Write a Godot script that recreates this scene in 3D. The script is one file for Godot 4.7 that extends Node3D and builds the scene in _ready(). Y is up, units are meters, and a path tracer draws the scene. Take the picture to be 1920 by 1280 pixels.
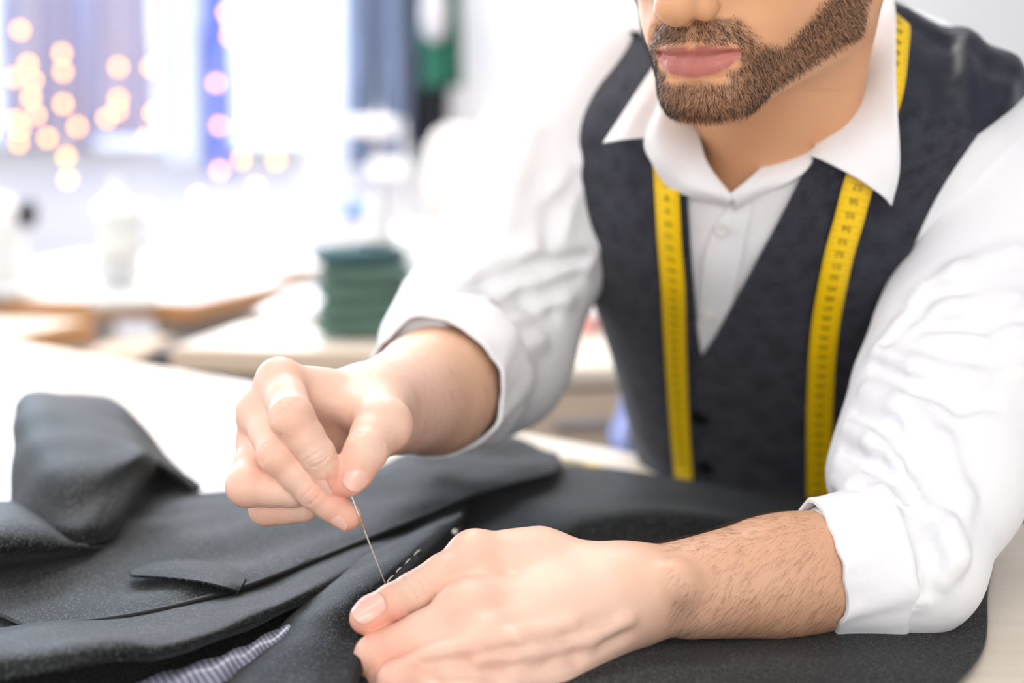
extends Node3D
# A tailor leaning over a table, sewing the edge of a charcoal jacket by hand.
# World: y up, metres; table top at TABLE. The camera stands at x = 0, z = 0.

const F := 2400.0
const TABLE := 0.75
var cam_t: Transform3D
var mats := {}
var taken := {}

# ---------------------------------------------------------------- placing
func P(u: float, v: float, z: float) -> Vector3:
	return cam_t * Vector3((u - 960.0) / F * z, (640.0 - v) / F * z, -z)

func PT(u: float, v: float, h: float) -> Vector3:
	var o := cam_t.origin
	var d := cam_t.basis * Vector3((u - 960.0) / F, (640.0 - v) / F, -1.0)
	return o + d * ((TABLE + h - o.y) / d.y)

# ---------------------------------------------------------------- mesh buffers
class Buf:
	var v := PackedVector3Array()
	var n := PackedVector3Array()
	var c := PackedColorArray()
	var uv := PackedVector2Array()
	var i := PackedInt32Array()
	func vert(p: Vector3, nn: Vector3, t := Vector2.ZERO, col := Color.WHITE) -> int:
		v.append(p); n.append(nn); uv.append(t); c.append(col)
		return v.size() - 1
	func tri(a: int, b: int, d: int) -> void:
		i.append(a); i.append(b); i.append(d)
	func quad(a: int, b: int, d: int, e: int) -> void:
		i.append(a); i.append(b); i.append(d)
		i.append(a); i.append(d); i.append(e)
	func join(o: Buf) -> void:
		var base := v.size()
		v.append_array(o.v); n.append_array(o.n); c.append_array(o.c); uv.append_array(o.uv)
		for x in o.i:
			i.append(x + base)
	func mesh() -> ArrayMesh:
		# make every triangle run clockwise seen from the side its normals point to
		for k in range(0, i.size(), 3):
			var a := i[k]
			var b := i[k + 1]
			var d := i[k + 2]
			if (v[b] - v[a]).cross(v[d] - v[a]).dot(n[a] + n[b] + n[d]) > 0.0:
				i[k + 1] = d
				i[k + 2] = b
		var arr := []
		arr.resize(Mesh.ARRAY_MAX)
		arr[Mesh.ARRAY_VERTEX] = v
		arr[Mesh.ARRAY_NORMAL] = n
		arr[Mesh.ARRAY_COLOR] = c
		arr[Mesh.ARRAY_TEX_UV] = uv
		arr[Mesh.ARRAY_INDEX] = i
		var m := ArrayMesh.new()
		m.add_surface_from_arrays(Mesh.PRIMITIVE_TRIANGLES, arr)
		return m

# ---------------------------------------------------------------- distance fields
class Field:
	var o: Vector3
	var h: float
	var nx: int
	var ny: int
	var nz: int
	var d := PackedFloat32Array()
	func _init(lo: Vector3, hi: Vector3, cell: float) -> void:
		o = lo
		h = cell
		nx = int((hi.x - lo.x) / cell) + 2
		ny = int((hi.y - lo.y) / cell) + 2
		nz = int((hi.z - lo.z) / cell) + 2
		d.resize(nx * ny * nz)
		d.fill(1.0)
	func span(lo: Vector3, hi: Vector3) -> Array:
		var a := ((lo - o) / h).floor()
		var b := ((hi - o) / h).ceil()
		return [maxi(0, int(a.x)), mini(nx - 1, int(b.x)), maxi(0, int(a.y)), mini(ny - 1, int(b.y)), maxi(0, int(a.z)), mini(nz - 1, int(b.z))]
	# tapered capsule; flat: thickness share along the direction nrm; cut: carve instead of add
	func cone(a: Vector3, b: Vector3, ra: float, rb: float, k: float, nrm := Vector3.ZERO, flat := 1.0, cut := false) -> void:
		var r := maxf(ra, rb) + k + 2.5 * h
		var s := span(Vector3(minf(a.x, b.x) - r, minf(a.y, b.y) - r, minf(a.z, b.z) - r), Vector3(maxf(a.x, b.x) + r, maxf(a.y, b.y) + r, maxf(a.z, b.z) + r))
		var ba := b - a
		var l2 := maxf(ba.length_squared(), 1e-12)
		var squash := flat != 1.0
		var more := 1.0 / flat - 1.0
		for z in range(s[4], s[5] + 1):
			for y in range(s[2], s[3] + 1):
				var at := (z * ny + y) * nx
				for x in range(s[0], s[1] + 1):
					var p := Vector3(o.x + x * h, o.y + y * h, o.z + z * h) - a
					var t := clampf(p.dot(ba) / l2, 0.0, 1.0)
					p -= ba * t
					if squash:
						p += nrm * (p.dot(nrm) * more)
					var e := p.length() - ra - (rb - ra) * t
					if squash:
						e *= flat * 0.5 + 0.5
					var q := d[at + x]
					if cut:
						var w := maxf(k - absf(q + e), 0.0)
						d[at + x] = maxf(q, -e) + w * w / (4.0 * k)
					elif e < q + k:
						var w := maxf(k - absf(q - e), 0.0)
						d[at + x] = minf(q, e) - w * w / (4.0 * k)
	func ball(c: Vector3, rad: Vector3, bs: Basis, k: float, cut := false) -> void:
		var r := maxf(rad.x, maxf(rad.y, rad.z)) + k + 2.5 * h
		var s := span(c - Vector3(r, r, r), c + Vector3(r, r, r))
		var inv := bs.transposed()
		var i1 := Vector3(1.0 / rad.x, 1.0 / rad.y, 1.0 / rad.z)
		for z in range(s[4], s[5] + 1):
			for y in range(s[2], s[3] + 1):
				var at := (z * ny + y) * nx
				for x in range(s[0], s[1] + 1):
					var p := inv * (Vector3(o.x + x * h, o.y + y * h, o.z + z * h) - c) * i1
					var k0 := p.length()
					var e := k0 * (k0 - 1.0) / maxf((p * i1).length(), 1e-6)
					var q := d[at + x]
					if cut:
						var w := maxf(k - absf(q + e), 0.0)
						d[at + x] = maxf(q, -e) + w * w / (4.0 * k)
					elif e < q + k:
						var w := maxf(k - absf(q - e), 0.0)
						d[at + x] = minf(q, e) - w * w / (4.0 * k)
	func chain(pts: Array, radii: Array, k: float) -> void:
		for j in pts.size() - 1:
			cone(pts[j], pts[j + 1], radii[j], radii[j + 1], k)
	func sample(p: Vector3) -> float:
		var g := (p - o) / h
		var x := clampi(int(g.x), 0, nx - 2)
		var y := clampi(int(g.y), 0, ny - 2)
		var z := clampi(int(g.z), 0, nz - 2)
		var fx := g.x - x
		var fy := g.y - y
		var fz := g.z - z
		var at := (z * ny + y) * nx + x
		var r := nx
		var q := nx * ny
		var a := lerpf(lerpf(d[at], d[at + 1], fx), lerpf(d[at + r], d[at + r + 1], fx), fy)
		var b := lerpf(lerpf(d[at + q], d[at + q + 1], fx), lerpf(d[at + q + r], d[at + q + r + 1], fx), fy)
		return lerpf(a, b, fz)
	# surface nets; tint(p, n) gives the vertex colour
	func surface(buf: Buf, tint = null) -> void:
		var index := PackedInt32Array()
		index.resize(d.size())
		index.fill(-1)
		var sg := PackedByteArray()
		sg.resize(d.size())
		for k in d.size():
			if d[k] < 0.0:
				sg[k] = 1
		var r := nx
		var q := nx * ny
		var cells := PackedInt32Array()
		for z in nz - 1:
			for y in ny - 1:
				var at := (z * ny + y) * nx
				# skip rows with no change of sign
				var col := sg[at] + sg[at + r] + sg[at + q] + sg[at + q + r]
				for x in nx - 1:
					var k := at + x
					var nxt := sg[k + 1] + sg[k + r + 1] + sg[k + q + 1] + sg[k + q + r + 1]
					var sum := col + nxt
					col = nxt
					if sum == 0 or sum == 8:
						continue
					var a := d[k]
					var b := d[k + 1]
					var c := d[k + r]
					var e := d[k + r + 1]
					var f := d[k + q]
					var g := d[k + q + 1]
					var i := d[k + q + r]
					var j := d[k + q + r + 1]
					var m := Vector3.ZERO
					var cnt := 0
					if (a < 0.0) != (b < 0.0): m += Vector3(a / (a - b), 0, 0); cnt += 1
					if (c < 0.0) != (e < 0.0): m += Vector3(c / (c - e), 1, 0); cnt += 1
					if (f < 0.0) != (g < 0.0): m += Vector3(f / (f - g), 0, 1); cnt += 1
					if (i < 0.0) != (j < 0.0): m += Vector3(i / (i - j), 1, 1); cnt += 1
					if (a < 0.0) != (c < 0.0): m += Vector3(0, a / (a - c), 0); cnt += 1
					if (b < 0.0) != (e < 0.0): m += Vector3(1, b / (b - e), 0); cnt += 1
					if (f < 0.0) != (i < 0.0): m += Vector3(0, f / (f - i), 1); cnt += 1
					if (g < 0.0) != (j < 0.0): m += Vector3(1, g / (g - j), 1); cnt += 1
					if (a < 0.0) != (f < 0.0): m += Vector3(0, 0, a / (a - f)); cnt += 1
					if (b < 0.0) != (g < 0.0): m += Vector3(1, 0, b / (b - g)); cnt += 1
					if (c < 0.0) != (i < 0.0): m += Vector3(0, 1, c / (c - i)); cnt += 1
					if (e < 0.0) != (j < 0.0): m += Vector3(1, 1, e / (e - j)); cnt += 1
					m /= cnt
					var nn := Vector3(b + e + g + j - a - c - f - i, c + e + i + j - a - b - f - g, f + g + i + j - a - b - c - e).normalized()
					var p := o + (Vector3(x, y, z) + m) * h
					index[k] = buf.vert(p, nn, Vector2(p.x + p.z * 0.7, p.y + p.z * 0.7), tint.call(p, nn) if tint != null else Color.WHITE)
					cells.append(k)
		for k in cells:
			var x := k % nx
			var y := (k / nx) % ny
			var z := k / q
			if y > 0 and z > 0 and sg[k] != sg[k + 1]:
				buf.quad(index[k], index[k - r], index[k - r - q], index[k - q])
			if x > 0 and z > 0 and sg[k] != sg[k + r]:
				buf.quad(index[k], index[k - 1], index[k - 1 - q], index[k - q])
			if x > 0 and y > 0 and sg[k] != sg[k + q]:
				buf.quad(index[k], index[k - 1], index[k - 1 - r], index[k - r])

# ---------------------------------------------------------------- curves, sheets, tubes
func cr(a: Vector3, b: Vector3, c: Vector3, d: Vector3, t: float) -> Vector3:
	return 0.5 * ((2.0 * b) + (c - a) * t + (2.0 * a - 5.0 * b + 4.0 * c - d) * t * t + (3.0 * b - a - 3.0 * c + d) * t * t * t)

func along(pts: Array, t: float) -> Vector3:
	var m := pts.size() - 1
	var x := clampf(t, 0.0, 1.0) * m
	var k := mini(int(x), m - 1)
	var a: Vector3 = pts[k - 1] if k > 0 else pts[0] * 2.0 - pts[1]
	var b: Vector3 = pts[k]
	var c: Vector3 = pts[k + 1]
	var d: Vector3 = pts[k + 2] if k + 2 <= m else pts[m] * 2.0 - pts[m - 1]
	return cr(a, b, c, d, x - k)

func curve(pts: Array, n: int) -> Array:
	var r := []
	for k in n + 1:
		r.append(along(pts, float(k) / n))
	return r

# A sheet through rows of control points. shift(p, n, s, t) -> metres along the normal. thick: to the back.
func sheet(rows: Array, nu: int, nv: int, thick: float, shift = null, flip := false, uvs := 1.0) -> Buf:
	var b := Buf.new()
	var mid := []
	for row in rows:
		mid.append(curve(row, nu))
	var pts := []
	for j in nv + 1:
		pts.append([])
		pts[j].resize(nu + 1)
	for k in nu + 1:
		var col := []
		for row in mid:
			col.append(row[k])
		for j in nv + 1:
			pts[j][k] = along(col, float(j) / nv)
	var nor := sheet_normals(pts, nu, nv, flip)
	if shift != null:
		for j in nv + 1:
			for k in nu + 1:
				pts[j][k] += nor[j][k] * shift.call(pts[j][k], float(k) / nu, float(j) / nv)
		nor = sheet_normals(pts, nu, nv, flip)
	var vv := 0.0
	var uu := PackedFloat32Array()
	uu.resize(nu + 1)
	for k in range(1, nu + 1):
		uu[k] = uu[k - 1] + (pts[nv / 2][k] as Vector3).distance_to(pts[nv / 2][k - 1])
	for j in nv + 1:
		if j > 0:
			vv += (pts[j][nu / 2] as Vector3).distance_to(pts[j - 1][nu / 2])
		for k in nu + 1:
			b.vert(pts[j][k], nor[j][k], Vector2(uu[k], vv) * uvs)
	var w := nu + 1
	for j in nv:
		for k in nu:
			b.quad(j * w + k, j * w + k + 1, (j + 1) * w + k + 1, (j + 1) * w + k)
	if thick > 0.0:
		var base := b.v.size()
		for j in nv + 1:
			for k in nu + 1:
				b.vert(pts[j][k] - nor[j][k] * thick, -nor[j][k], b.uv[j * w + k])
		for j in nv:
			for k in nu:
				b.quad(base + j * w + k, base + j * w + k + 1, base + (j + 1) * w + k + 1, base + (j + 1) * w + k)
		var rim := []
		for k in nu + 1: rim.append([0, k])
		for j in range(1, nv + 1): rim.append([j, nu])
		for k in range(nu - 1, -1, -1): rim.append([nv, k])
		for j in range(nv - 1, -1, -1): rim.append([j, 0])
		# a rounded rim: front edge, bulge, back edge
		var last := []
		for q in rim.size():
			var j: int = rim[q][0]
			var k: int = rim[q][1]
			var p: Vector3 = pts[j][k]
			var inn: Vector3 = pts[clampi(j, 1, nv - 1)][clampi(k, 1, nu - 1)]
			var outw := p - inn
			outw = (outw - nor[j][k] * outw.dot(nor[j][k])).normalized()
			var now := [b.vert(p, (nor[j][k] + outw).normalized(), b.uv[j * w + k]), b.vert(p - nor[j][k] * thick * 0.5 + outw * thick * 0.45, outw, b.uv[j * w + k]), b.vert(p - nor[j][k] * thick, (outw - nor[j][k]).normalized(), b.uv[j * w + k])]
			if q > 0:
				b.quad(last[0], now[0], now[1], last[1])
				b.quad(last[1], now[1], now[2], last[2])
			last = now
	return b

func sheet_normals(pts: Array, nu: int, nv: int, flip: bool) -> Array:
	var nor := []
	for j in nv + 1:
		var row := []
		for k in nu + 1:
			var du: Vector3 = pts[j][mini(k + 1, nu)] - pts[j][maxi(k - 1, 0)]
			var dv: Vector3 = pts[mini(j + 1, nv)][k] - pts[maxi(j - 1, 0)][k]
			var n := du.cross(dv).normalized()
			if n == Vector3.ZERO:
				n = Vector3.UP
			row.append(-n if flip else n)
		nor.append(row)
	return nor

# A tube along points with radii (side, other), closed ends optional
func tube(pts: Array, radii: Array, sides := 10, cap := true, n := 0) -> Buf:
	var b := Buf.new()
	var line := pts
	var rr := radii
	if n > 0:
		line = curve(pts, n)
		rr = []
		for k in n + 1:
			var x := float(k) / n * (radii.size() - 1)
			var q := mini(int(x), radii.size() - 2)
			rr.append(lerpf(radii[q], radii[q + 1], x - q))
	var up := Vector3.UP
	var m := line.size()
	var run := 0.0
	for k in m:
		var dir: Vector3 = (line[mini(k + 1, m - 1)] - line[maxi(k - 1, 0)]).normalized()
		if absf(dir.dot(up)) > 0.98:
			up = Vector3.RIGHT if absf(dir.dot(Vector3.RIGHT)) < 0.9 else Vector3.FORWARD
		var s := dir.cross(up).normalized()
		up = s.cross(dir).normalized()
		if k > 0:
			run += (line[k] as Vector3).distance_to(line[k - 1])
		for j in sides + 1:
			var a := TAU * j / sides
			var nn := s * cos(a) + up * sin(a)
			b.vert(line[k] + nn * rr[k], nn, Vector2(rr[k] * a, run))
	var w := sides + 1
	for k in m - 1:
		for j in sides:
			b.quad(k * w + j, k * w + j + 1, (k + 1) * w + j + 1, (k + 1) * w + j)
	if cap:
		for e in [0, m - 1]:
			var dir: Vector3 = (line[0] - line[1] if e == 0 else line[m - 1] - line[m - 2]).normalized()
			var c := b.vert(line[e], dir)
			var first := b.v.size()
			for j in sides + 1:
				b.vert(b.v[e * w + j], dir)
			for j in sides:
				b.tri(c, first + j, first + j + 1)
	return b

# A chamfered box
func block(size: Vector3, bev := 0.004) -> Buf:
	var b := Buf.new()
	var h := size * 0.5
	bev = minf(bev, minf(h.x, minf(h.y, h.z)) * 0.9)
	for ax in 3:
		for sg in [-1.0, 1.0]:
			var n := Vector3.ZERO
			n[ax] = sg
			var u := (ax + 1) % 3
			var w := (ax + 2) % 3
			var ids := []
			for q in [[-1, -1], [1, -1], [1, 1], [-1, 1]]:
				var p := Vector3.ZERO
				p[ax] = sg * h[ax]
				p[u] = q[0] * (h[u] - bev)
				p[w] = q[1] * (h[w] - bev)
				ids.append(b.vert(p, n, Vector2(p[u], p[w])))
			b.quad(ids[0], ids[1], ids[2], ids[3])
	for ax in 3:
		var u := (ax + 1) % 3
		var w := (ax + 2) % 3
		for s1 in [-1.0, 1.0]:
			for s2 in [-1.0, 1.0]:
				var n := Vector3.ZERO
				n[u] = s1
				n[w] = s2
				n = n.normalized()
				var ids := []
				for q in [[-1, 0], [1, 0], [1, 1], [-1, 1]]:
					var p := Vector3.ZERO
					p[ax] = q[0] * (h[ax] - bev)
					p[u] = s1 * (h[u] if q[1] == 0 else h[u] - bev)
					p[w] = s2 * (h[w] - bev if q[1] == 0 else h[w])
					ids.append(b.vert(p, n, Vector2(p[ax], p[u])))
				b.quad(ids[0], ids[1], ids[2], ids[3])
	for sx in [-1.0, 1.0]:
		for sy in [-1.0, 1.0]:
			for sz in [-1.0, 1.0]:
				var s := Vector3(sx, sy, sz)
				var n := s.normalized()
				var a := b.vert(s * Vector3(h.x, h.y - bev, h.z - bev), n)
				var c := b.vert(s * Vector3(h.x - bev, h.y, h.z - bev), n)
				var d := b.vert(s * Vector3(h.x - bev, h.y - bev, h.z), n)
				b.tri(a, c, d)
	return b

func lathe(prof: Array, sides := 28) -> Buf:
	var b := Buf.new()
	for k in prof.size():
		var p: Vector2 = prof[k]
		var t: Vector2 = (prof[mini(k + 1, prof.size() - 1)] - prof[maxi(k - 1, 0)])
		var n2 := Vector2(t.y, -t.x).normalized()
		for j in sides + 1:
			var a := TAU * j / sides
			b.vert(Vector3(p.x * cos(a), p.y, p.x * sin(a)), Vector3(n2.x * cos(a), n2.y, n2.x * sin(a)), Vector2(a * 0.05, p.y))
	var w := sides + 1
	for k in prof.size() - 1:
		for j in sides:
			b.quad(k * w + j, k * w + j + 1, (k + 1) * w + j + 1, (k + 1) * w + j)
	return b

func moved(b: Buf, t: Transform3D) -> Buf:
	for k in b.v.size():
		b.v[k] = t * b.v[k]
		b.n[k] = (t.basis * b.n[k]).normalized()
	return b

# ---------------------------------------------------------------- nodes
func numbered(called: String) -> String:
	var k: int = taken.get(called, 0)
	taken[called] = k + 1
	return called if k == 0 else "%s_%03d" % [called, k]

func tag(o: Node, label: String, category: String, group := "") -> void:
	o.set_meta("label", label)
	o.set_meta("category", category)
	if group != "":
		o.set_meta("group", group)

func thing(called: String, label: String, category: String, at := Vector3.ZERO, group := "") -> Node3D:
	var o := Node3D.new()
	o.name = numbered(called)
	add_child(o)
	o.position = at
	tag(o, label, category, group)
	return o

func part(called: String, b, m: Material, parent: Node, label := "") -> MeshInstance3D:
	var o := MeshInstance3D.new()
	o.name = called
	o.mesh = b.mesh() if b is Buf else b
	o.material_override = m
	parent.add_child(o, true)
	if label != "":
		o.set_meta("label", label)
	return o

func single(called: String, label: String, category: String, b, m: Material, at := Vector3.ZERO, group := "") -> MeshInstance3D:
	var o := part(numbered(called), b, m, self)
	o.position = at
	tag(o, label, category, group)
	return o

func struct(called: String, b, m: Material, at := Vector3.ZERO) -> MeshInstance3D:
	var o := part(called, b, m, self)
	o.position = at
	o.set_meta("kind", "structure")
	return o

# ---------------------------------------------------------------- materials
func lin(c: Color) -> Color:
	return c.srgb_to_linear()

func mat(called: String, c: Color, rough := 0.6) -> StandardMaterial3D:
	var m := StandardMaterial3D.new()
	m.resource_name = called
	m.albedo_color = c
	m.roughness = rough
	mats[called] = m
	return m

func noise_tex(seed_: int, freq: float, size: int, ramp: Array, octaves := 3, kind := FastNoiseLite.TYPE_SIMPLEX_SMOOTH) -> NoiseTexture2D:
	var t := NoiseTexture2D.new()
	var n := FastNoiseLite.new()
	n.seed = seed_
	n.frequency = freq
	n.noise_type = kind
	n.fractal_octaves = octaves
	t.width = size
	t.height = size
	t.seamless = true
	t.noise = n
	if ramp.size():
		var g := Gradient.new()
		g.offsets = PackedFloat32Array(ramp[0])
		g.colors = PackedColorArray(ramp[1])
		t.color_ramp = g
	return t

# ---------------------------------------------------------------- the scene
func _ready() -> void:
	setup_view()
	setup_materials()
	build_room()
	build_table()
	build_jacket()
	build_person()
	build_tape()
	build_sewing()
	build_background()

func setup_view() -> void:
	var cam := Camera3D.new()
	cam.name = "camera"
	add_child(cam)
	cam_t = Transform3D(Basis(Vector3.RIGHT, -atan(330.0 / F)), Vector3(0, TABLE + 0.275, 0))
	cam.transform = cam_t
	cam.near = 0.05
	cam.far = 60.0
	var ph := CameraAttributesPhysical.new()
	ph.frustum_focal_length = 45.0
	ph.frustum_focus_distance = 0.742
	ph.exposure_aperture = 2.6
	cam.attributes = ph
	cam.current = true
	var we := WorldEnvironment.new()
	we.name = "environment"
	var e := Environment.new()
	e.background_mode = Environment.BG_COLOR
	e.background_color = Color(0.93, 0.96, 1.0)
	e.background_energy_multiplier = 1.7
	e.tonemap_mode = Environment.TONE_MAPPER_LINEAR
	e.tonemap_exposure = 1.14
	e.sdfgi_enabled = true
	e.ssao_enabled = true
	e.ssil_enabled = true
	we.environment = e
	add_child(we)
	# daylight through the window behind, left
	area_light("window_daylight", Vector3(-1.75, 1.95, -4.55), Vector3(-0.1, 0.85, -0.9), Vector2(2.1, 1.5), 12.0, Color(0.84, 0.92, 1.0))
	# daylight from an unseen window behind the camera, placed to light the chest
	area_light("unseen_front_window_daylight", Vector3(0.1, 1.6, 2.45), Vector3(0.1, 1.0, -1.0), Vector2(2.0, 1.3), 3.6, Color(1.0, 0.985, 0.96))
	# daylight from an unseen window on the left wall, placed to light shirt and face
	area_light("unseen_side_window_daylight", Vector3(-2.75, 1.75, -1.2), Vector3(0.0, 0.9, -0.9), Vector2(1.6, 1.4), 1.6, Color(0.90, 0.95, 1.0))

func area_light(called: String, at: Vector3, to: Vector3, size: Vector2, energy: float, c: Color) -> void:
	var l := AreaLight3D.new()
	l.name = called
	add_child(l)
	l.area_size = size
	l.light_energy = energy
	l.light_color = c
	l.shadow_enabled = true
	l.look_at_from_position(at, to)

func wool(seed_: int, base: Color, light: Color, dark: Color, n: int, fleck: float, diag: float) -> ImageTexture:
	# twill: short diagonal floats of mixed yarn
	var im := Image.create(n, n, false, Image.FORMAT_RGB8)
	var rng := RandomNumberGenerator.new()
	rng.seed = seed_
	var noise := FastNoiseLite.new()
	noise.seed = seed_
	noise.frequency = 0.012
	noise.fractal_octaves = 3
	var cells := PackedFloat32Array()
	var m := n / 2
	cells.resize(m * m)
	for k in m * m:
		var r := rng.randf()
		cells[k] = pow(r, 7.0) if fleck > 0.5 else r
	for y in n:
		for x in n:
			var line := (x + y * 2) % 8
			var row := (y / 2) % m
			var c: float = cells[((x + y) / 3) % m + row * m]
			var w := noise.get_noise_2d(x, y) * (0.5 if diag > 0.6 else 0.12)
			var col := base.lerp(dark, clampf((0.5 if line < 3 else 0.0) * diag + maxf(0.0, w), 0.0, 1.0))
			col = col.lerp(light, clampf(c * fleck + (0.25 * diag if line >= 5 else 0.0) - w * 0.35, 0.0, 1.0))
			im.set_pixel(x, y, col)
	return ImageTexture.create_from_image(im)

func setup_materials() -> void:
	var s := mat("skin", Color.WHITE, 0.46)
	s.vertex_color_use_as_albedo = true
	s.subsurf_scatter_enabled = true
	s.subsurf_scatter_strength = 0.06
	s.metallic_specular = 0.42
	s.heightmap_enabled = true
	s.heightmap_texture = noise_tex(3, 0.05, 256, [], 4, FastNoiseLite.TYPE_CELLULAR)
	s.heightmap_scale = 0.012
	s.uv1_triplanar = true
	s.uv1_scale = Vector3.ONE * 38.0
	mat("nail", Color(0.93, 0.75, 0.69), 0.24)
	var h := mat("hair", Color.WHITE, 0.5)
	h.vertex_color_use_as_albedo = true
	mat("headhair", Color(0.13, 0.09, 0.07), 0.5)
	var sh := mat("shirt", Color(0.94, 0.94, 0.95), 0.85)
	sh.metallic_specular = 0.3
	sh.heightmap_enabled = true
	sh.heightmap_texture = noise_tex(9, 0.02, 256, [], 4)
	sh.heightmap_scale = 0.05
	sh.uv1_triplanar = true
	sh.uv1_scale = Vector3.ONE * 9.0
	mat("shirt_button", Color(0.90, 0.89, 0.87), 0.35)
	var st := mat("shirt_tail", Color(0.78, 0.80, 0.92), 0.8)
	st.albedo_texture = stripes(Color(0.93, 0.95, 1.0), Color(0.72, 0.77, 0.95), 64, 8)
	st.uv1_scale = Vector3(60, 60, 1)
	var v := mat("vest", Color(1, 1, 1), 0.9)
	v.albedo_texture = wool(21, Color(0.185, 0.188, 0.218), Color(0.34, 0.345, 0.395), Color(0.095, 0.098, 0.118), 512, 0.42, 0.9)
	v.uv1_scale = Vector3(8, 8, 1)
	v.rim_enabled = true
	v.rim = 0.28
	v.metallic_specular = 0.2
	var sa := mat("satin", Color(0.07, 0.08, 0.15), 0.42)
	sa.metallic_specular = 0.5
	var j := mat("wool", Color(1, 1, 1), 0.62)
	j.albedo_texture = wool(33, Color(0.055, 0.058, 0.066), Color(0.50, 0.52, 0.51), Color(0.025, 0.027, 0.032), 1024, 0.95, 0.5)
	j.uv1_scale = Vector3(4.6, 4.6, 1)
	j.rim_enabled = true
	j.rim = 0.12
	j.metallic_specular = 0.24
	var jt := mat("piping", Color(0.07, 0.07, 0.09), 0.6)
	jt.rim_enabled = true
	jt.rim = 0.4
	mat("facing_dark", Color(0.05, 0.05, 0.06), 0.85)
	var li := mat("lining", Color(1, 1, 1), 0.38)
	li.albedo_texture = stripes(Color(0.62, 0.62, 0.69), Color(0.42, 0.42, 0.50), 64, 16)
	li.uv1_scale = Vector3(70, 70, 1)
	var tp := mat("tape", Color(1, 1, 1), 0.45)
	tp.albedo_texture = tape_print()
	mat("ink", Color(0.05, 0.05, 0.05), 0.6)
	var me := mat("steel", Color(0.75, 0.75, 0.77), 0.28)
	me.metallic = 0.9
	var go := mat("gold", Color(0.86, 0.66, 0.30), 0.25)
	go.metallic = 0.9
	mat("thread", Color(0.88, 0.87, 0.84), 0.7)
	mat("pearl", Color(0.95, 0.94, 0.92), 0.2)
	mat("dark_button", Color(0.05, 0.05, 0.06), 0.35)
	mat("trousers", Color(0.10, 0.10, 0.13), 0.85)
	mat("wall", Color(0.93, 0.93, 0.935), 0.85)
	mat("ceiling", Color(0.95, 0.95, 0.95), 0.9)
	var fl := mat("floor", Color(0.62, 0.58, 0.54), 0.5)
	fl.albedo_texture = noise_tex(2, 0.01, 256, [[0.0, 1.0], [Color(0.85, 0.85, 0.85), Color(1, 1, 1)]])
	fl.uv1_triplanar = true
	fl.uv1_scale = Vector3.ONE * 0.8
	var tt := mat("table_top", Color(1, 1, 1), 0.36)
	tt.albedo_texture = grain(Color(0.93, 0.885, 0.82), Color(0.88, 0.82, 0.74))
	tt.uv1_triplanar = true
	tt.uv1_scale = Vector3.ONE * 1.1
	mat("table_edge", Color(0.80, 0.58, 0.38), 0.5)
	mat("white_top", Color(0.93, 0.93, 0.93), 0.3)
	mat("beige", Color(0.86, 0.77, 0.68), 0.6)
	mat("brown", Color(0.42, 0.31, 0.25), 0.6)
	mat("leg_beige", Color(0.72, 0.68, 0.64), 0.6)
	mat("black", Color(0.07, 0.07, 0.09), 0.5)
	mat("machine", Color(0.90, 0.90, 0.89), 0.25)
	mat("machine_dark", Color(0.12, 0.12, 0.18), 0.4)
	mat("green_cloth", Color(0.36, 0.47, 0.42), 0.9)
	mat("green_dark", Color(0.25, 0.37, 0.39), 0.9)
	mat("green_coat", Color(0.04, 0.30, 0.22), 0.9)
	mat("denim", Color(0.38, 0.42, 0.51), 0.9)
	mat("denim_dark", Color(0.22, 0.27, 0.38), 0.9)
	mat("dark_cloth", Color(0.13, 0.14, 0.17), 0.9)
	mat("grey_cloth", Color(0.74, 0.72, 0.74), 0.9)
	mat("blue_cloth", Color(0.38, 0.46, 0.80), 0.85)
	var pc := mat("purple_cloth", Color(0.55, 0.55, 0.66), 0.85)
	pc.backlight_enabled = true
	pc.backlight = Color(0.25, 0.25, 0.32)
	mat("pale_blue_cloth", Color(0.74, 0.80, 0.86), 0.85)
	mat("white_paint", Color(0.91, 0.91, 0.91), 0.5)
	mat("cream", Color(0.88, 0.84, 0.80), 0.85)
	mat("blue_plastic", Color(0.32, 0.50, 0.85), 0.4)
	mat("red_plastic", Color(0.90, 0.62, 0.60), 0.6)
	mat("cord", Color(0.85, 0.85, 0.85), 0.6)
	var bulb := mat("bulb_glow", Color(1.0, 0.75, 0.45), 0.4)
	bulb.emission_enabled = true
	bulb.emission = Color(1.0, 0.66, 0.30)
	bulb.emission_energy_multiplier = 8.0
	var pan := mat("lamp_glow", Color(1, 1, 1), 0.5)
	pan.emission_enabled = true
	pan.emission = Color(1.0, 0.98, 0.95)
	pan.emission_energy_multiplier = 2.0
	var gl := mat("glass", Color(1, 1, 1, 0.06), 0.05)
	gl.transparency = BaseMaterial3D.TRANSPARENCY_ALPHA

func stripes(a: Color, b: Color, n: int, w: int) -> ImageTexture:
	var im := Image.create(n, n, false, Image.FORMAT_RGB8)
	for y in n:
		for x in n:
			im.set_pixel(x, y, a if (x % w) < w / 2 else b)
	return ImageTexture.create_from_image(im)

func grain(a: Color, b: Color) -> ImageTexture:
	var im := Image.create(512, 512, false, Image.FORMAT_RGB8)
	var nz := FastNoiseLite.new()
	nz.seed = 8
	nz.frequency = 0.01
	nz.fractal_octaves = 4
	for y in 512:
		for x in 512:
			var w := nz.get_noise_2d(x * 0.35, y * 6.0) * 0.5 + 0.5
			im.set_pixel(x, y, a.lerp(b, clampf(w * 1.2 - 0.1, 0.0, 1.0)))
	return ImageTexture.create_from_image(im)

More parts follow.
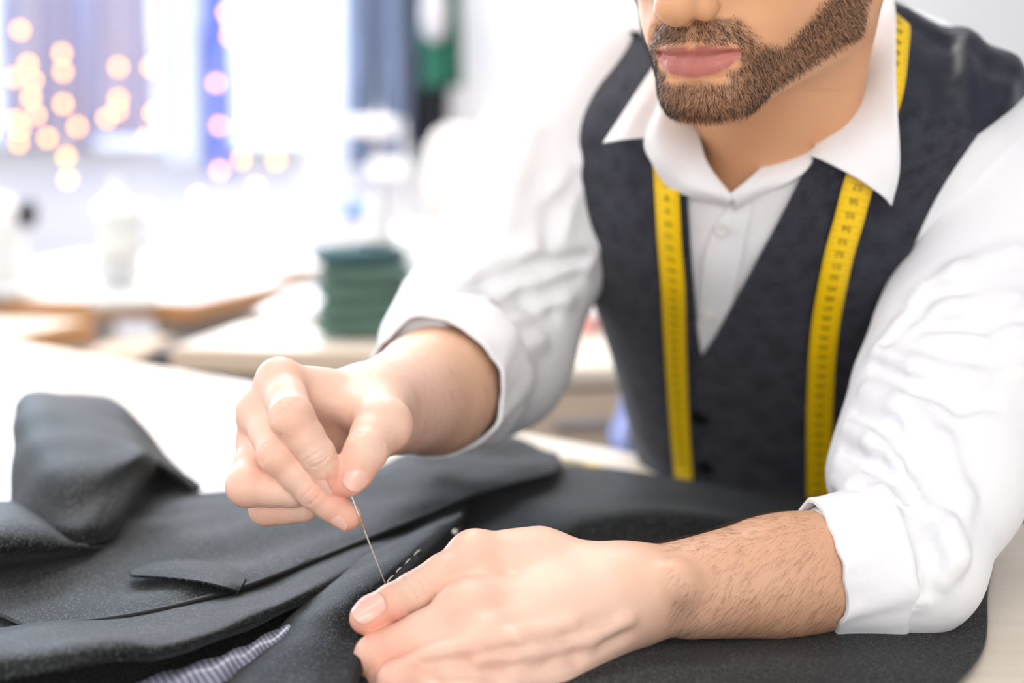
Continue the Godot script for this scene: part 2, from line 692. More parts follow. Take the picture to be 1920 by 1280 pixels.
func tape_print() -> ImageTexture:
	# one centimetre of tape: a full line, a half line and millimetre ticks on both edges
	var im := Image.create(128, 128, false, Image.FORMAT_RGB8)
	im.fill(Color(0.98, 0.80, 0.02))
	var ink := Color(0.30, 0.24, 0.02)
	for k in 10:
		var y := int(k * 12.8)
		im.fill_rect(Rect2i(0, y, 16, 2), ink)
		im.fill_rect(Rect2i(112, y, 16, 2), ink)
	im.fill_rect(Rect2i(0, 62, 26, 3), ink)
	im.fill_rect(Rect2i(102, 62, 26, 3), ink)
	im.fill_rect(Rect2i(0, 0, 128, 3), Color(0.50, 0.40, 0.03))
	return ImageTexture.create_from_image(im)

# ---------------------------------------------------------------- room
func build_room() -> void:
	var x0 := -3.2
	var x1 := 3.4
	var z0 := -5.0
	var z1 := 2.6
	var hh := 2.9
	var w := 0.2
	struct("floor", block(Vector3(x1 - x0 + 0.4, 0.1, z1 - z0 + 0.4), 0.002), mats.floor, Vector3((x0 + x1) / 2, -0.05, (z0 + z1) / 2))
	struct("ceiling", block(Vector3(x1 - x0 + 0.4, 0.1, z1 - z0 + 0.4), 0.002), mats.ceiling, Vector3((x0 + x1) / 2, hh + 0.05, (z0 + z1) / 2))
	struct("wall_right", block(Vector3(w, hh, z1 - z0), 0.002), mats.wall, Vector3(x1 + w / 2, hh / 2, (z0 + z1) / 2))
	wall_with_hole("wall_front", Vector3(x0 - w, 0, z1 + w / 2), Vector3(1, 0, 0), x1 - x0 + 2 * w, hh, 2.4, 4.6, 0.9, 2.3, w)
	window("window_3", Vector3(x0 - w, 0, z1 + w / 2), Vector3(1, 0, 0), 2.4, 4.6, 0.9, 2.3, w, 2)  # out of view, placed to light the man from the front
	# back wall with a wide window on the left
	wall_with_hole("wall_back", Vector3(x0, 0, z0 - w / 2), Vector3(1, 0, 0), x1 - x0, hh, 0.25, 2.35, 1.10, 2.70, w)
	window("window_1", Vector3(x0, 0, z0 - w / 2), Vector3(1, 0, 0), 0.25, 2.35, 1.10, 2.70, w, 3)
	wall_with_hole("wall_left", Vector3(x0 - w / 2, 0, z1), Vector3(0, 0, -1), z1 - z0, hh, 2.9, 4.7, 1.05, 2.45, w)
	window("window_2", Vector3(x0 - w / 2, 0, z1), Vector3(0, 0, -1), 2.9, 4.7, 1.05, 2.45, w, 2)  # out of view, placed to light the man from the left
	# unseen ceiling lamps: long panels lighting the table, back wall and front
	for q in [[Vector3(-0.5, hh - 0.03, -1.9), 2.6], [Vector3(-0.4, hh - 0.03, -3.7), 3.3], [Vector3(-0.6, hh - 0.03, 0.9), 1.2]]:
		var names := ["unseen white ceiling light panel above the cutting table", "unseen white ceiling light panel lighting the back wall", "unseen white ceiling light panel behind the camera, lighting the front"]
		var lamp := thing("unseen_ceiling_light", names[0 if q[0].z < -1.5 and q[0].z > -3.0 else (1 if q[0].z < -3.0 else 2)], "lamp", q[0], "unseen ceiling light panels")
		part("frame", block(Vector3(1.28, 0.05, 0.68), 0.006), mats.white_paint, lamp)
		var d := part("diffuser", block(Vector3(1.2, 0.02, 0.6), 0.004), mats.lamp_glow, lamp, "glowing diffuser")
		d.position.y = -0.022
		area_light("unseen_ceiling_lamp_light", q[0] + Vector3(0, -0.05, 0), q[0] + Vector3(0, -1.0, 0.0001), Vector2(1.2, 0.6), q[1], Color(1.0, 0.985, 0.975))

func wall_with_hole(called: String, o: Vector3, d: Vector3, l: float, h: float, a: float, b: float, y0: float, y1: float, w: float) -> void:
	var bb := Buf.new()
	for q in [[0.0, a, 0.0, h], [b, l, 0.0, h], [a, b, 0.0, y0], [a, b, y1, h]]:
		var size := Vector3(w, q[3] - q[2], w)
		if absf(d.x) > 0.5:
			size.x = q[1] - q[0]
		else:
			size.z = q[1] - q[0]
		bb.join(moved(block(size, 0.001), Transform3D(Basis.IDENTITY, o + d * (q[0] + q[1]) / 2 + Vector3.UP * (q[2] + q[3]) / 2)))
	struct(called, bb, mats.wall)

func window(called: String, o: Vector3, d: Vector3, a: float, b: float, y0: float, y1: float, w: float, n: int) -> void:
	var root := Node3D.new()
	root.name = called
	add_child(root)
	root.set_meta("kind", "structure")
	var c := o + d * (a + b) / 2 + Vector3.UP * (y0 + y1) / 2
	root.position = c
	var turn := Basis.IDENTITY if absf(d.x) > 0.5 else Basis(Vector3.UP, PI / 2)
	root.basis = turn
	var ww := b - a
	var hh := y1 - y0
	for s in [-1.0, 1.0]:
		part("window_frame", block(Vector3(ww, 0.05, 0.07), 0.004), mats.white_paint, root).position = Vector3(0, s * (hh / 2 - 0.025), 0)
	for k in n + 1:
		part("window_frame", block(Vector3(0.05, hh - 0.1, 0.07), 0.004), mats.white_paint, root).position = Vector3(-ww / 2 + 0.025 + (ww - 0.05) * k / n, 0, 0)
	for k in n:
		part("pane", block(Vector3((ww - 0.05) / n - 0.05, hh - 0.1, 0.006), 0.0005), mats.glass, root).position = Vector3(-ww / 2 + 0.025 + (ww - 0.05) * (k + 0.5) / n, 0, 0)
	part("window_sill", block(Vector3(ww + 0.1, 0.03, 0.30), 0.005), mats.white_paint, root).position = Vector3(0, -hh / 2 - 0.0, 0.07)

# ---------------------------------------------------------------- cutting table
func slab(outline: Array, y0: float, y1: float, bev := 0.003) -> Buf:
	# flat board with the given outline (x, z), rounded upper edge
	var b := Buf.new()
	var pts := PackedVector2Array()
	for p in outline:
		pts.append(p)
	if Geometry2D.is_polygon_clockwise(pts):
		pts.reverse()
	var n := pts.size()
	var tri := Geometry2D.triangulate_polygon(pts)
	for side in [1.0, -1.0]:
		var base := b.v.size()
		for k in n:
			b.vert(Vector3(pts[k].x, y1 if side > 0 else y0, pts[k].y), Vector3(0, side, 0), pts[k])
		for k in range(0, tri.size(), 3):
			b.tri(base + tri[k], base + tri[k + 1], base + tri[k + 2])
	for k in n:
		var p := pts[k]
		var q := pts[(k + 1) % n]
		var e := q - p
		var nn := Vector3(e.y, 0, -e.x).normalized()
		var ids := [b.vert(Vector3(p.x, y1, p.y), nn, Vector2(0, 0)), b.vert(Vector3(q.x, y1, q.y), nn, Vector2(e.length(), 0)), b.vert(Vector3(q.x, y0, q.y), nn, Vector2(e.length(), y1 - y0)), b.vert(Vector3(p.x, y0, p.y), nn, Vector2(0, y1 - y0))]
		b.quad(ids[0], ids[1], ids[2], ids[3])
	return b

func flat2(p: Vector3) -> Vector2:
	return Vector2(p.x, p.z)

func build_table() -> void:
	var a := flat2(PT(10, 638, 0))
	var d := flat2(PT(2100, 1012, 0))
	var t := thing("cutting_table", "pale wooden cutting table with the jacket lying on it", "table", Vector3.ZERO)
	var near_l := Vector2(a.x - 0.15, -0.22)
	var near_r := Vector2(d.x + 0.35, -0.22)
	var far_r := d + (d - a).normalized() * 0.3
	part("table_top", slab([a, far_r, near_r, near_l], TABLE - 0.028, TABLE), mats.table_top, t, "pale wooden table top")
	for q in [a + Vector2(0.12, 0.2), near_l + Vector2(0.15, -0.1), far_r + Vector2(-0.1, 0.12), near_r + Vector2(-0.1, -0.1)]:
		part("leg", block(Vector3(0.06, TABLE - 0.028, 0.06), 0.004), mats.leg_beige, t).position = Vector3(q.x, (TABLE - 0.028) / 2, q.y)

# ---------------------------------------------------------------- the tailor
var skin_spots := []
var skin_noise := FastNoiseLite.new()
var skin_base := Color(0.915, 0.77, 0.69)
var hM: Vector3
var hS: Vector3
var hU: Vector3
var hF: Vector3
var fineness := 1.0

func skin_tint(p: Vector3, _n: Vector3) -> Color:
	var c := skin_base
	var w := skin_noise.get_noise_3dv(p * 38.0) * 0.5 + skin_noise.get_noise_3dv(p * 150.0) * 0.3
	c = c.lerp(Color(0.925, 0.705, 0.62), clampf(0.25 + w * 0.6, 0.0, 0.6) * 0.5)
	for s in skin_spots:
		var d: float = (p - s[0]).length() / s[1]
		if d < 1.0:
			var f: float = 1.0 - d * d
			c = c.lerp(s[2], f * s[3])
	return lin(c)

func spot(p: Vector3, r: float, c: Color, w: float) -> void:
	skin_spots.append([p, r, c, w])

func HL(s: float, u: float, f: float) -> Vector3:
	return hM + hS * s + hU * u + hF * f

func face_tint(p: Vector3, n: Vector3) -> Color:
	var q := p - hM
	var s := q.dot(hS)
	var u := q.dot(hU)
	var f := q.dot(hF)
	var c := Color(0.87, 0.66, 0.50)
	var w := skin_noise.get_noise_3dv(p * 30.0)
	c = c.lerp(Color(0.87, 0.61, 0.46), clampf(0.3 + w * 0.6, 0.0, 1.0) * 0.6)
	# stubble under the beard
	var b := beard_mask(s, u, f, n)
	c = c.lerp(Color(0.47, 0.34, 0.26), b * (0.52 + 0.2 * skin_noise.get_noise_3dv(p * 220.0)))
	# lips
	var l := lip_mask(s, u, f)
	c = c.lerp(Color(0.74, 0.45, 0.43) if u < -0.0008 else Color(0.66, 0.38, 0.35), l * 0.9)
	return lin(c)

func lip_mask(s: float, u: float, f: float) -> float:
	if f < -0.018 or absf(s) > 0.0275:
		return 0.0
	var x := absf(s) / 0.027
	var top := 0.0062 * (1.0 - x * x * 0.85) - (0.0022 * exp(-s * s / 0.000012))
	var bot := -0.0128 * sqrt(maxf(0.0, 1.0 - x * x))
	return smoothstep(bot - 0.001, bot + 0.001, u) * (1.0 - smoothstep(top - 0.001, top + 0.001, u))

func beard_mask(s: float, u: float, f: float, n: Vector3) -> float:
	var a := absf(s)
	var m := 0.0
	# moustache
	if u > 0.004 and u < 0.030 and a < 0.036 and f > -0.030:
		var lo := 0.0066 - a * 0.10
		var hi := 0.0215 - maxf(0.0, a - 0.014) * 0.25
		m = smoothstep(lo, lo + 0.0035, u) * (1.0 - smoothstep(hi - 0.003, hi + 0.002, u)) * (1.0 - 0.40 * exp(-s * s / 0.000008)) * (1.0 - smoothstep(0.026, 0.034, a + maxf(0.0, u - 0.010) * 0.5))
	# round the mouth corners
	if a > 0.0240 and a < 0.042 and u < 0.016 and f > -0.05:
		var ub := lerpf(0.014, -0.004, clampf((a - 0.026) / 0.016, 0.0, 1.0))
		m = maxf(m, smoothstep(0.0250, 0.028, a) * (1.0 - smoothstep(ub - 0.005, ub + 0.005, u)))
	# chin and jaw
	if u < -0.009:
		var t := smoothstep(-0.0150, -0.0195, u)
		if a < 0.010:
			t = maxf(t, smoothstep(-0.0145, -0.0175, u) * 0.8)
		t = maxf(t, smoothstep(0.016, 0.024, a) * smoothstep(-0.007, -0.012, u))
		m = maxf(m, t)
	# cheeks towards the ear
	if a > 0.030:
		var line := -0.004 + maxf(0.0, -f - 0.034) * 0.85
		m = maxf(m, (1.0 - smoothstep(line - 0.008, line + 0.006, u)) * smoothstep(0.028, 0.036, a))
	# clean neck
	m *= smoothstep(-0.80, -0.55, n.dot(hU))
	m *= smoothstep(-0.052, -0.046, u)
	if u < -0.012 and f < -0.03:
		m *= smoothstep(-0.030, -0.018, u - (-f - 0.03) * 0.42 + 0.008) * smoothstep(-0.62, -0.35, n.dot(hU))
	m *= 1.0 - smoothstep(0.085, 0.098, -f)
	if f > 0.012 or (u > 0.02 and a < 0.022):
		m = 0.0
	return m

func finger(fd: Field, pts: Array, radii: Array, k: float, back: Vector3) -> void:
	# a chain of phalanges with slightly fuller joints
	for j in pts.size() - 1:
		var a: Vector3 = pts[j]
		var b: Vector3 = pts[j + 1]
		var m: Vector3 = a.lerp(b, 0.5) - back * radii[j] * 0.04
		var rm: float = (radii[j] + radii[j + 1]) * 0.5 * 0.985
		fd.cone(a, m, radii[j], rm, k if j == 0 else k * 0.4)
		fd.cone(m, b, rm, radii[j + 1], k * 0.4)

func nail(at: Vector3, dir: Vector3, n: Vector3, w: float, l: float) -> Buf:
	dir = (dir - n * dir.dot(n)).normalized()
	var side := dir.cross(n).normalized()
	var rows := []
	for j in 5:
		var y := (j - 2) / 2.0
		var row := []
		for k in 7:
			var x := (k - 3) / 3.0
			var yy := y * l * 0.5
			if j == 4:
				yy += (1.0 - x * x) * l * 0.16
			if j == 0:
				yy -= (1.0 - x * x) * l * 0.12
			row.append(at + dir * yy + side * x * w * 0.5 * (1.0 - 0.13 * y * y) - n * (x * x * w * 0.21 + maxf(0.0, y) * y * l * 0.07))
		rows.append(row)
	var b := sheet(rows, 12, 10, 0.0006)
	if b.n[0].dot(n) < 0.0:
		b = sheet(rows, 12, 10, 0.0006, null, true)
	return b

func skin_at(fd: Field, c: Vector3, n: Vector3) -> Vector3:
	var x := 0.022
	while x > 0.0 and fd.sample(c + n * x) > 0.0:
		x -= 0.0003
	return c + n * x

func hair(b: Buf, p: Vector3, dir: Vector3, bend: Vector3, l: float, r: float, col: Color) -> void:
	var side := dir.cross(Vector3(0.31, 0.52, 0.79)).normalized()
	var oth := side.cross(dir).normalized()
	var m := p + dir * l * 0.5 + bend * l * 0.12
	var e := p + dir * l + bend * l * 0.45
	var ids := []
	for q in 2:
		for j in 3:
			var a := TAU * j / 3.0
			var nn := side * cos(a) + oth * sin(a)
			ids.append(b.vert((p if q == 0 else m) + nn * r * (1.0 if q == 0 else 0.8), nn, Vector2.ZERO, col))
	var t := b.vert(e, dir, Vector2.ZERO, col)
	for j in 3:
		var k := (j + 1) % 3
		b.quad(ids[j], ids[k], ids[3 + k], ids[3 + j])
		b.tri(ids[3 + j], ids[3 + k], t)

func arm_hairs(b: Buf, fd: Field, a: Vector3, c: Vector3, count: int, rng: RandomNumberGenerator, flow: Vector3, lo: Vector3) -> void:
	var ax := (c - a).normalized()
	for q in count:
		var p := a.lerp(c, rng.randf())
		var d := Vector3(rng.randfn(), rng.randfn(), rng.randfn())
		d = (d - ax * d.dot(ax)).normalized()
		if d.dot(lo) < -0.25:
			continue
		p += d * 0.012
		var ok := false
		for it in 40:
			var s := fd.sample(p)
			if absf(s) < 0.0004:
				ok = true
				break
			p += d * clampf(-s * 0.8, -0.004, 0.004)
		if not ok:
			continue
		var fl := (flow + Vector3(rng.randfn(), rng.randfn(), rng.randfn()) * 0.22)
		fl = (fl - d * fl.dot(d)).normalized()
		var g := rng.randf() * 0.4
		hair(b, p - d * 0.0004, (fl + d * (0.30 + 0.25 * rng.randf())).normalized(), (Vector3.DOWN * 0.3 - d * 0.5), rng.randf_range(0.006, 0.014), 0.000045, lin(Color(0.25 + 0.25 * g, 0.16 + 0.2 * g, 0.10 + 0.15 * g)))

func build_person() -> void:
	var rng := RandomNumberGenerator.new()
	rng.seed = 77
	skin_noise.seed = 5
	skin_noise.frequency = 1.0
	var man := thing("person", "man in white shirt, grey vest and short dark beard, bending over jacket to sew", "person", P(1500, 1000, 1.25))
	man.position = Vector3.ZERO
	var body := Buf.new()
	var hairs := Buf.new()
	var toward := cam_t.basis.z
	var upc := cam_t.basis.y
	var rightc := cam_t.basis.x

	# --- hand that holds the needle (his right)
	var W := P(702, 768, 0.795)
	var FA := P(810, 736, 0.900)
	var EL := P(915, 668, 1.02)
	var i0 := P(528, 721, 0.742)
	var i1 := P(549, 782, 0.703)
	var i2 := P(595, 851, 0.706)
	var i3 := P(625, 902, 0.714)
	var m0 := P(487, 772, 0.745)
	var m1 := P(524, 852, 0.712)
	var m2 := P(587, 921, 0.714)
	var m3 := P(649, 967, 0.720)
	var r0 := P(487, 830, 0.752)
	var r1 := P(467, 910, 0.722)
	var r2 := P(548, 918, 0.722)
	var r3 := P(562, 885, 0.745)
	var k0 := P(505, 880, 0.762)
	var k1 := P(499, 954, 0.738)
	var k2 := P(568, 950, 0.738)
	var k3 := P(580, 925, 0.760)
	var t0 := P(706, 762, 0.778)
	var t1 := P(716, 796, 0.738)
	var t2 := P(686, 846, 0.714)
	var t3 := P(664, 888, 0.713)
	var cell := 0.0014 * fineness
	var lo := Vector3(1e9, 1e9, 1e9)
	var hi := -lo
	for q in [W, FA, i0, i1, i2, i3, m0, m1, m2, m3, r0, r1, r2, k0, k1, k2, t1, t2, t3]:
		lo = lo.min(q)
		hi = hi.max(q)
	var fd := Field.new(lo - Vector3.ONE * 0.045, hi + Vector3.ONE * 0.045, cell)
	var dorsal := ((m0 - W).cross(t1 - W)).normalized()
	if dorsal.dot(upc) < 0.0:
		dorsal = -dorsal
	# forearm and wrist
	fd.cone(FA, W, 0.0425, 0.0290, 0.01)
	fd.cone(FA.lerp(EL, 0.6), FA, 0.046, 0.0425, 0.01)
	# palm
	var kp := 0.014
	fd.cone(W.lerp(i0, 0.12), i0, 0.0195, 0.0130, kp)
	fd.cone(W.lerp(m0, 0.12), m0, 0.0195, 0.0130, kp)
	fd.cone(W.lerp(r0, 0.12), r0, 0.0185, 0.0125, kp)
	fd.cone(W.lerp(k0, 0.12), k0, 0.0175, 0.0120, kp)
	fd.cone(W, t0, 0.024, 0.0195, kp)
	fd.cone(t0, t1, 0.0190, 0.0150, 0.010)
	# web between thumb and index
	fd.cone(W.lerp(i0, 0.62), t0.lerp(t1, 0.55), 0.0085, 0.010, 0.014)
	fd.cone(W.lerp(i0, 0.80), t0.lerp(t1, 0.80), 0.0050, 0.006, 0.012)
	finger(fd, [i0, i1, i2, i3], [0.0128, 0.0113, 0.0097, 0.0086], 0.006, upc)
	finger(fd, [m0, m1, m2, m3], [0.0120, 0.0104, 0.0094, 0.0086], 0.005, upc)
	finger(fd, [r0, r1, r2, r3], [0.0122, 0.0112, 0.0100, 0.0090], 0.005, upc)
	finger(fd, [k0, k1, k2, k3], [0.0110, 0.0098, 0.0086, 0.0080], 0.005, upc)
	finger(fd, [t1, t2, t3], [0.0148, 0.0122, 0.0098], 0.006, rightc)
	fd.cone(t3, t3 + (t3 - t2).normalized() * 0.006, 0.0095, 0.0075, 0.004)
	# knuckle heads
	fd.ball(i0 + upc * 0.004 - rightc * 0.002, Vector3.ONE * 0.0115, Basis.IDENTITY, 0.006)
	fd.ball(t1 + rightc * 0.004 + toward * 0.002, Vector3.ONE * 0.0135, Basis.IDENTITY, 0.006)
	for q in [[i1, 0.0106], [m1, 0.0096], [r1, 0.0106]]:
		fd.ball(q[0] - rightc * 0.0015 + toward * 0.001, Vector3.ONE * q[1], Basis.IDENTITY, 0.006)
	# creases over the joints
	crease(fd, i1, i0, i2, toward, rightc, 0.0113)
	crease(fd, i2, i1, i3, toward, rightc, 0.0097)
	crease(fd, m1, m0, m2, toward, rightc, 0.0104)
	crease(fd, m2, m1, m3, toward, rightc, 0.0094)
	crease(fd, t2, t1, t3, toward, rightc, 0.0122)
	skin_spots.clear()
	for q in [i0, m0, r0, i1, m1, r1, k1, t1]:
		spot(q, 0.02, Color(0.92, 0.63, 0.54), 0.35)
	for q in [i3, m3, t3]:
		spot(q + (q - t1).normalized() * 0.004, 0.017, Color(0.93, 0.59, 0.50), 0.5)
	spot(FA.lerp(EL, 0.2), 0.10, Color(0.85, 0.65, 0.50), 0.8)
	fd.surface(body, skin_tint)
	arm_hairs(hairs, fd, FA.lerp(EL, 0.1), W, int(500 / fineness), rng, (W - FA).normalized() * 0.6 + Vector3.DOWN * 0.6, toward + upc)
	var nm := [[i3, i2, 0.0088, (-rightc * 0.62 + toward * 0.72 - upc * 0.30), 0.0035], [m3, m2, 0.0088, (-rightc * 0.50 + toward * 0.78 - upc * 0.38), 0.0045], [t3, t2, 0.0100, (rightc * 0.42 + toward * 0.88 + upc * 0.15), 0.0010]]
	for q in nm:
		var n: Vector3 = q[3].normalized()
		var dir: Vector3 = (q[0] - q[1]).normalized()
		n = (n - dir * n.dot(dir) * 0.85).normalized()
		part("fingernail", nail(skin_at(fd, q[0] - dir * q[4], n) + n * 0.0004, dir, n, 0.0112 if q[2] < 0.0095 else 0.0138, 0.0122 if q[2] < 0.0095 else 0.0145), mats.nail, man)

	# --- hand that holds the cloth (his left)
	var V := P(1195, 1110, 0.735)
	var VA := P(1480, 1076, 0.752)
	var VE := P(1705, 1052, 0.765)
	var a0 := P(888, 1148, 0.702)
	var a1 := P(707, 1230, 0.688)
	var a2 := P(690, 1252, 0.710)
	var a3 := P(706, 1236, 0.730)
	var b0 := P(918, 1205, 0.686)
	var b1 := P(748, 1282, 0.669)
	var b2 := P(712, 1290, 0.690)
	var b3 := P(735, 1262, 0.715)
	var c0 := P(965, 1235, 0.682)
	var c1 := P(820, 1312, 0.662)
	var c2 := P(770, 1300, 0.684)
	var c3 := P(800, 1290, 0.705)
	var d0 := P(1030, 1262, 0.684)
	var d1 := P(905, 1305, 0.668)
	var d2 := P(868, 1312, 0.684)
	var d3 := P(890, 1300, 0.70)
	var e0 := P(1010, 1055, 0.748)
	var e1 := P(890, 1046, 0.736)
	var e2 := P(776, 1112, 0.716)
	var e3 := P(698, 1152, 0.702)
	lo = Vector3(1e9, 1e9, 1e9)
	hi = -lo
	for q in [V, VA.lerp(VE, 0.35), a0, a1, a2, a3, b0, b1, b2, c1, c2, d0, d1, d2, e0, e1, e3]:
		lo = lo.min(q)
		hi = hi.max(q)
	var fe := Field.new(lo - Vector3.ONE * 0.045, hi + Vector3.ONE * 0.045, cell * 1.05)
	fe.cone(VA, V, 0.0350, 0.0250, 0.01, upc, 0.94)
	fe.cone(VE, VA, 0.0365, 0.0350, 0.01)
	fe.cone(V.lerp(VA, 0.35) - upc * 0.004, V.lerp(VA, 0.8) - upc * 0.001, 0.025, 0.0325, 0.01)
	# ulna head
	fe.ball(P(1262, 1090, 0.712), Vector3(0.013, 0.012, 0.011), Basis.IDENTITY, 0.014)
	for q in [[a0, 0.0205, 0.0150], [b0, 0.0205, 0.0150], [c0, 0.0200, 0.0145], [d0, 0.0185, 0.0135]]:
		fe.cone(V.lerp(q[0], 0.08), q[0], q[1], q[2], 0.016)
	fe.cone(V, e0, 0.022, 0.0190, 0.014)
	fe.cone(e0, e1, 0.0180, 0.0138, 0.012)
	# muscle between thumb and index
	fe.cone(V.lerp(a0, 0.45), e0.lerp(e1, 0.5), 0.014, 0.012, 0.014)
	fe.cone(a0.lerp(V, 0.10), e1.lerp(e2, 0.05), 0.0115, 0.0095, 0.012)
	fe.cone(a0 + rightc * -0.010 + upc * 0.004, e1.lerp(e2, 0.25) - upc * 0.008, 0.0100, 0.0070, 0.010)
	finger(fe, [a0, a1, a2, a3], [0.0150, 0.0120, 0.0100, 0.0090], 0.008, upc)
	finger(fe, [b0, b1, b2, b3], [0.0150, 0.0122, 0.0104, 0.0090], 0.007, upc)
	finger(fe, [c0, c1, c2, c3], [0.0142, 0.0115, 0.0098, 0.0088], 0.007, upc)
	finger(fe, [d0, d1, d2, d3], [0.0130, 0.0100, 0.0088, 0.0080], 0.007, upc)
	finger(fe, [e1, e2, e3], [0.0130, 0.0116, 0.0103], 0.006, -upc)
	fe.cone(e3, e3 + (e3 - e2).normalized() * 0.005, 0.0098, 0.0082, 0.004)
	fe.ball(e1 + upc * 0.002, Vector3.ONE * 0.0125, Basis.IDENTITY, 0.008)
	for q in [a0, b0, c0]:
		fe.ball(q + toward * 0.004, Vector3.ONE * 0.0125, Basis.IDENTITY, 0.010)
	# tendons on the back of the hand
	for q in [a0, b0, c0]:
		fe.cone(V.lerp(q, 0.35) + toward * 0.0165, q + toward * 0.0125, 0.0022, 0.0025, 0.008)
	crease(fe, e2, e1, e3, toward + upc * 0.5, rightc, 0.0116)
	# furrows on the back of the hand
	for q in [[790, 1246, 880, 1230, 960, 1216, 1060, 1196, 1150, 1165], [840, 1268, 920, 1256, 1000, 1243, 1080, 1225, 1170, 1190]]:
		fold(fe, V2(q), 0.58, 0.85, 0.0008, 0.010, true)
	for q in [[800, 1225, 880, 1212, 970, 1195, 1070, 1170], [900, 1240, 1000, 1226, 1100, 1200, 1180, 1160]]:
		fold(fe, V2(q), 0.58, 0.85, 0.0008, 0.010)
	skin_spots.clear()
	spot(e3 - upc * 0.004, 0.024, Color(0.93, 0.57, 0.47), 0.5)
	spot(a0.lerp(e1, 0.5), 0.022, Color(0.92, 0.62, 0.50), 0.3)
	for q in [a0, b0, a1, b1]:
		spot(q, 0.028, Color(0.92, 0.62, 0.53), 0.4)
	spot(VA, 0.12, Color(0.83, 0.63, 0.50), 0.95)
	fe.surface(body, skin_tint)
	arm_hairs(hairs, fe, VA.lerp(VE, 0.25), V.lerp(VA, 0.12), int(3400 / fineness), rng, (V - VA).normalized() * 0.75 + Vector3.DOWN * 0.55, toward + upc)
	var tn := (toward * 0.80 + upc * 0.58 - rightc * 0.05).normalized()
	part("fingernail", nail(skin_at(fe, e3 + (e3 - e2).normalized() * 0.0005, tn) + tn * 0.0008, e3 - e2, tn, 0.0132, 0.0146), mats.nail, man)

	# --- upper arms, chest and neck under the clothes
	var SH := P(1120, 230, 1.05)
	var SL := P(1850, 380, 0.96)
	var NB := P(1470, 250, 0.965)
	var PV := P(1540, 1000, 1.22)
	lo = SH.min(SL).min(PV).min(EL).min(VE)
	hi = SH.max(SL).max(PV).max(EL).max(VE)
	var ft := Field.new(lo - Vector3.ONE * 0.16, hi + Vector3.ONE * 0.10, 0.013)
	ft.cone(SH, EL, 0.048, 0.042, 0.03)
	ft.cone(EL, FA, 0.042, 0.036, 0.02)
	ft.cone(SL, VE, 0.044, 0.034, 0.03)
	ft.cone(VE, VA, 0.034, 0.030, 0.02)
	ft.cone(SH, SL, 0.05, 0.05, 0.04)
	ft.cone(NB + Vector3.DOWN * 0.08 - toward * 0.05, PV - toward * 0.02, 0.085, 0.10, 0.05)
	ft.cone(NB - toward * 0.03 + Vector3.DOWN * 0.03, NB - toward * 0.02 + Vector3.UP * 0.05, 0.058, 0.056, 0.03)
	ft.surface(body, func(_p, _n): return lin(Color(0.83, 0.62, 0.49)))

	# --- head
	var yaw := deg_to_rad(34.0)
	var pit := deg_to_rad(24.0)
	hM = P(1298, 104, 0.752)
	hF = cam_t.basis * Vector3(-sin(yaw) * cos(pit), -sin(pit), cos(yaw) * cos(pit))
	hS = cam_t.basis * Vector3(cos(yaw), 0, sin(yaw))
	hU = hF.cross(hS).normalized()
	var roll := deg_to_rad(6.0)
	hS = (hS * cos(roll) - hU * sin(roll)).normalized()
	hU = hF.cross(hS).normalized()
	var hb := Basis(hS, hU, hF)
	lo = Vector3(1e9, 1e9, 1e9)
	hi = -lo
	for q in [HL(-0.09, 0.21, -0.2), HL(0.09, 0.21, -0.2), HL(-0.09, -0.06, 0.04), HL(0.09, -0.06, 0.04), HL(-0.09, 0.21, 0.04), HL(0.09, 0.21, 0.04), HL(-0.06, -0.11, -0.1), NB + Vector3(0.07, -0.07, 0.07), NB - Vector3(0.07, 0.10, 0.07)]:
		lo = lo.min(q)
		hi = hi.max(q)
	var fh := Field.new(lo, hi, 0.0022 * fineness)
	fh.ball(HL(0, 0.105, -0.092), Vector3(0.074, 0.092, 0.096), hb, 0.01)
	fh.ball(HL(0, 0.045, -0.060), Vector3(0.052, 0.076, 0.057), hb, 0.014)
	for e in [-1.0, 1.0]:
		fh.cone(HL(0.014 * e, -0.026, -0.024), HL(0.052 * e, -0.003, -0.088), 0.0180, 0.0165, 0.014)
		fh.cone(HL(0.050 * e, -0.004, -0.088), HL(0.060 * e, 0.05, -0.100), 0.0165, 0.015, 0.014)
		fh.ball(HL(0.034 * e, 0.040, -0.047), Vector3(0.0180, 0.024, 0.020), hb, 0.012)
		fh.cone(HL(0.030 * e, 0.010, -0.038), HL(0.045 * e, 0.018, -0.072), 0.0165, 0.0185, 0.014)
		# brow
		fh.cone(HL(0.008 * e, 0.088, -0.010), HL(0.048 * e, 0.090, -0.030), 0.009, 0.007, 0.015)
	fh.ball(HL(0, -0.001, -0.022), Vector3(0.034, 0.030, 0.021), hb, 0.014)
	fh.ball(HL(0, -0.029, -0.015), Vector3(0.0235, 0.0160, 0.0165), hb, 0.014)
	# dip under the lower lip
	fh.cone(HL(-0.010, -0.0195, 0.0065), HL(0.010, -0.0195, 0.0065), 0.0055, 0.0055, 0.007, Vector3.ZERO, 1.0, true)
	# lips
	for e in [-1.0, 1.0]:
		fh.cone(HL(0.0, -0.0075, -0.0045), HL(0.013 * e, -0.0065, -0.0058), 0.0072, 0.0062, 0.0035)
		fh.cone(HL(0.013 * e, -0.0065, -0.0058), HL(0.0245 * e, -0.0012, -0.0135), 0.0062, 0.0034, 0.0035)
		fh.cone(HL(0.0045 * e, 0.0042, -0.0030), HL(0.014 * e, 0.0034, -0.0055), 0.0052, 0.0046, 0.003)
		fh.cone(HL(0.014 * e, 0.0034, -0.0055), HL(0.0255 * e, -0.0004, -0.0135), 0.0046, 0.0026, 0.003)
		# mouth line
		fh.cone(HL(0.0, -0.0004, 0.0038), HL(0.014 * e, -0.0008, 0.0005), 0.0017, 0.0016, 0.0022, Vector3.ZERO, 1.0, true)
